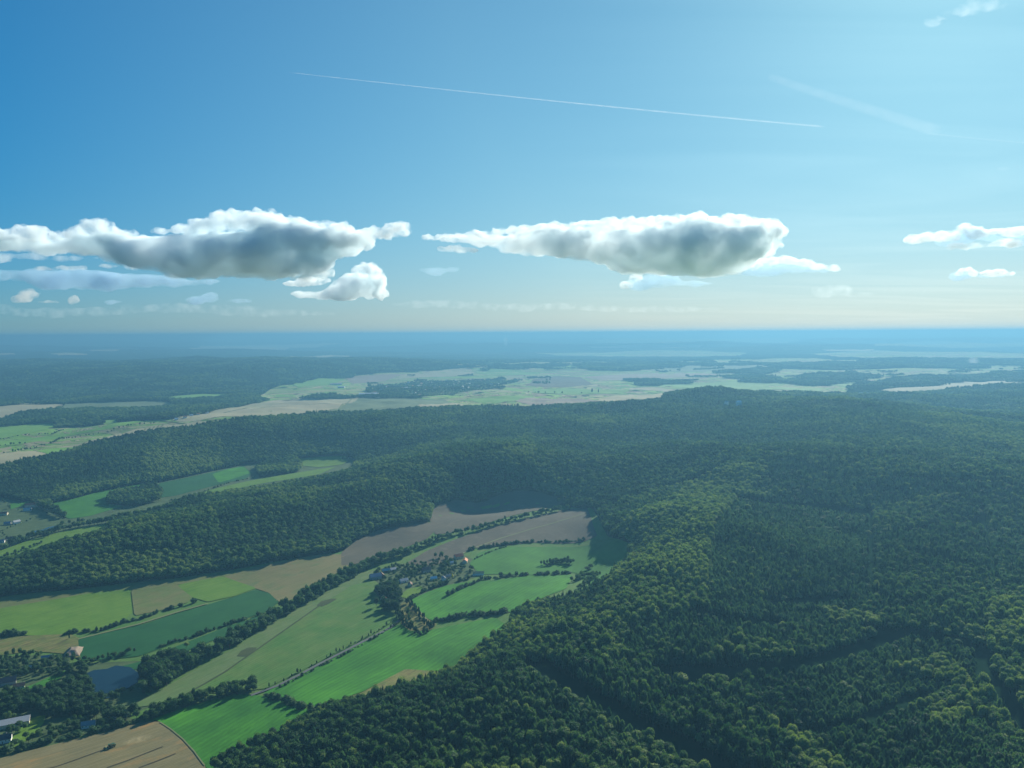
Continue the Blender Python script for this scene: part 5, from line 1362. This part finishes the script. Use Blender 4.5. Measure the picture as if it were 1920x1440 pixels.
cloud("thin bright wisp high at the upper right corner", 26000, [(1762, 38, 22, 6), (1800, 25, 34, 7), (1840, 12, 44, 8)], 'wisp', 60, 260, 260)
cloud("small bright wisp at the right edge above the cumulus", 24000, [(1888, 315, 20, 2.5), (1910, 312, 16, 2.5)], 'wisp', 40, 60, 60)

# condensation trails
def trail(p0, p1, D0, D1, r0, r1, dens, label, fade):
    a = np.array(ray(*p0)) * (D0 / ray(*p0)[1]); b_ = np.array(ray(*p1)) * (D1 / ray(*p1)[1])
    a[2] += CAM_H; b_[2] += CAM_H; n = 60; seg = 8; L = np.linalg.norm(b_ - a)
    t = np.linspace(0, 1, n); rad = r0 + (r1 - r0) * t; rad[0] *= .2; rad[-1] *= .2
    ang = np.arange(seg) / seg * 6.283
    sag = -(t * (1 - t)) * L * .012
    V = np.stack([np.repeat(t[:, None] * L, seg, 1), rad[:, None] * np.cos(ang), rad[:, None] * np.sin(ang) * .7 + sag[:, None]], -1).reshape(-1, 3)
    i = np.arange((n - 1) * seg); j = (i // seg) * seg + (i + 1) % seg
    me = np_mesh("contrail", V, [np.c_[i, j, j + seg, i + seg], ], True)
    bm = bmesh.new(); bm.from_mesh(me); bmesh.ops.holes_fill(bm, edges=bm.edges, sides=0); bmesh.ops.recalc_face_normals(bm, faces=bm.faces); bm.to_mesh(me); bm.free()
    m = bpy.data.materials.new("contrail_ice"); m.use_nodes = True; nt = m.node_tree; nt.nodes.clear()
    out = nt.nodes.new("ShaderNodeOutputMaterial"); v = nt.nodes.new("ShaderNodeVolumePrincipled")
    v.inputs['Color'].default_value = (1, 1, 1, 1); v.inputs['Anisotropy'].default_value = .3
    tc = nt.nodes.new("ShaderNodeTexCoord"); sp = nt.nodes.new("ShaderNodeSeparateXYZ"); nt.links.new(tc.outputs['Generated'], sp.inputs[0])
    f = mth(nt, 'SUBTRACT', 1.0, mth(nt, 'MULTIPLY', sp.outputs[0], fade), True)
    nn = noise_tex(nt, tc.outputs['Object'], 1 / 400.0, 3)
    nt.links.new(mth(nt, 'MULTIPLY', mth(nt, 'MULTIPLY', f, nn), dens * 2), v.inputs['Density'])
    nt.links.new(v.outputs[0], out.inputs['Volume'])
    o = link("contrail", me, m)
    x_ = Vector(b_ - a).normalized(); z_ = Vector((0, 0, 1)); y_ = z_.cross(x_).normalized(); z_ = x_.cross(y_)
    mm = Matrix((x_, y_, z_)).transposed().to_4x4(); mm.translation = Vector(a); o.matrix_world = mm
    tag(o, label, "contrail")
trail((537, 135), (1550, 238), 27000, 34000, 20, 55, .0028, "long thin white condensation trail crossing the blue sky", .75)
trail((1740, 250), (1960, 271), 34000, 36000, 40, 40, .0004, "short faint condensation trail at the right edge", .2)
trail((1440, 143), (1760, 246), 30000, 32000, 180, 330, .00008, "broad blurred old condensation trail at the upper right", .3)

# smoke far away
for px, py, h, w, lab in ((948, 650, 260, 60, "thin white smoke plume on the far wooded ridge"), (1825, 686, 90, 60, "faint smoke patch on the far right ridge")):
    x, y = G(px, py); z = float(terrain(x, y))
    o = link("smoke", puff_mesh("smoke", [(0, 0, h * .5, w, w, h * .6)], 3, .4), smoke_mat("smoke_" + str(px), (.95, .95, .95), .005, .012, .3)); o.location = (x, y, z)
    tag(o, lab, "smoke", None, 'stuff')
# ------------------------------------------------------------------ haze
def build_haze():
    m = bpy.data.materials.new("haze_air"); m.use_nodes = True
    nt = m.node_tree; nt.nodes.clear()
    out = nt.nodes.new("ShaderNodeOutputMaterial"); v = nt.nodes.new("ShaderNodeVolumePrincipled")
    v.inputs['Color'].default_value = (0.135, 0.336, 0.505, 1)
    v.inputs['Density'].default_value = 1.2e-4
    v.inputs['Anisotropy'].default_value = 0.33
    nt.links.new(v.outputs[0], out.inputs['Volume'])
    zmin = float(ZG.min()) - 12; zmax = CAM_H + 40
    bm = bmesh.new(); bmesh.ops.create_cube(bm, size=1.0)
    S = 190000
    for q in bm.verts: q.co = Vector((q.co.x * S, q.co.y * S, zmin if q.co.z < 0 else zmax))
    me = bpy.data.meshes.new("haze"); bm.to_mesh(me); bm.free()
    tag(link("haze", me, m), "pale blue haze lying over the whole landscape", None, None, 'stuff')
build_haze()
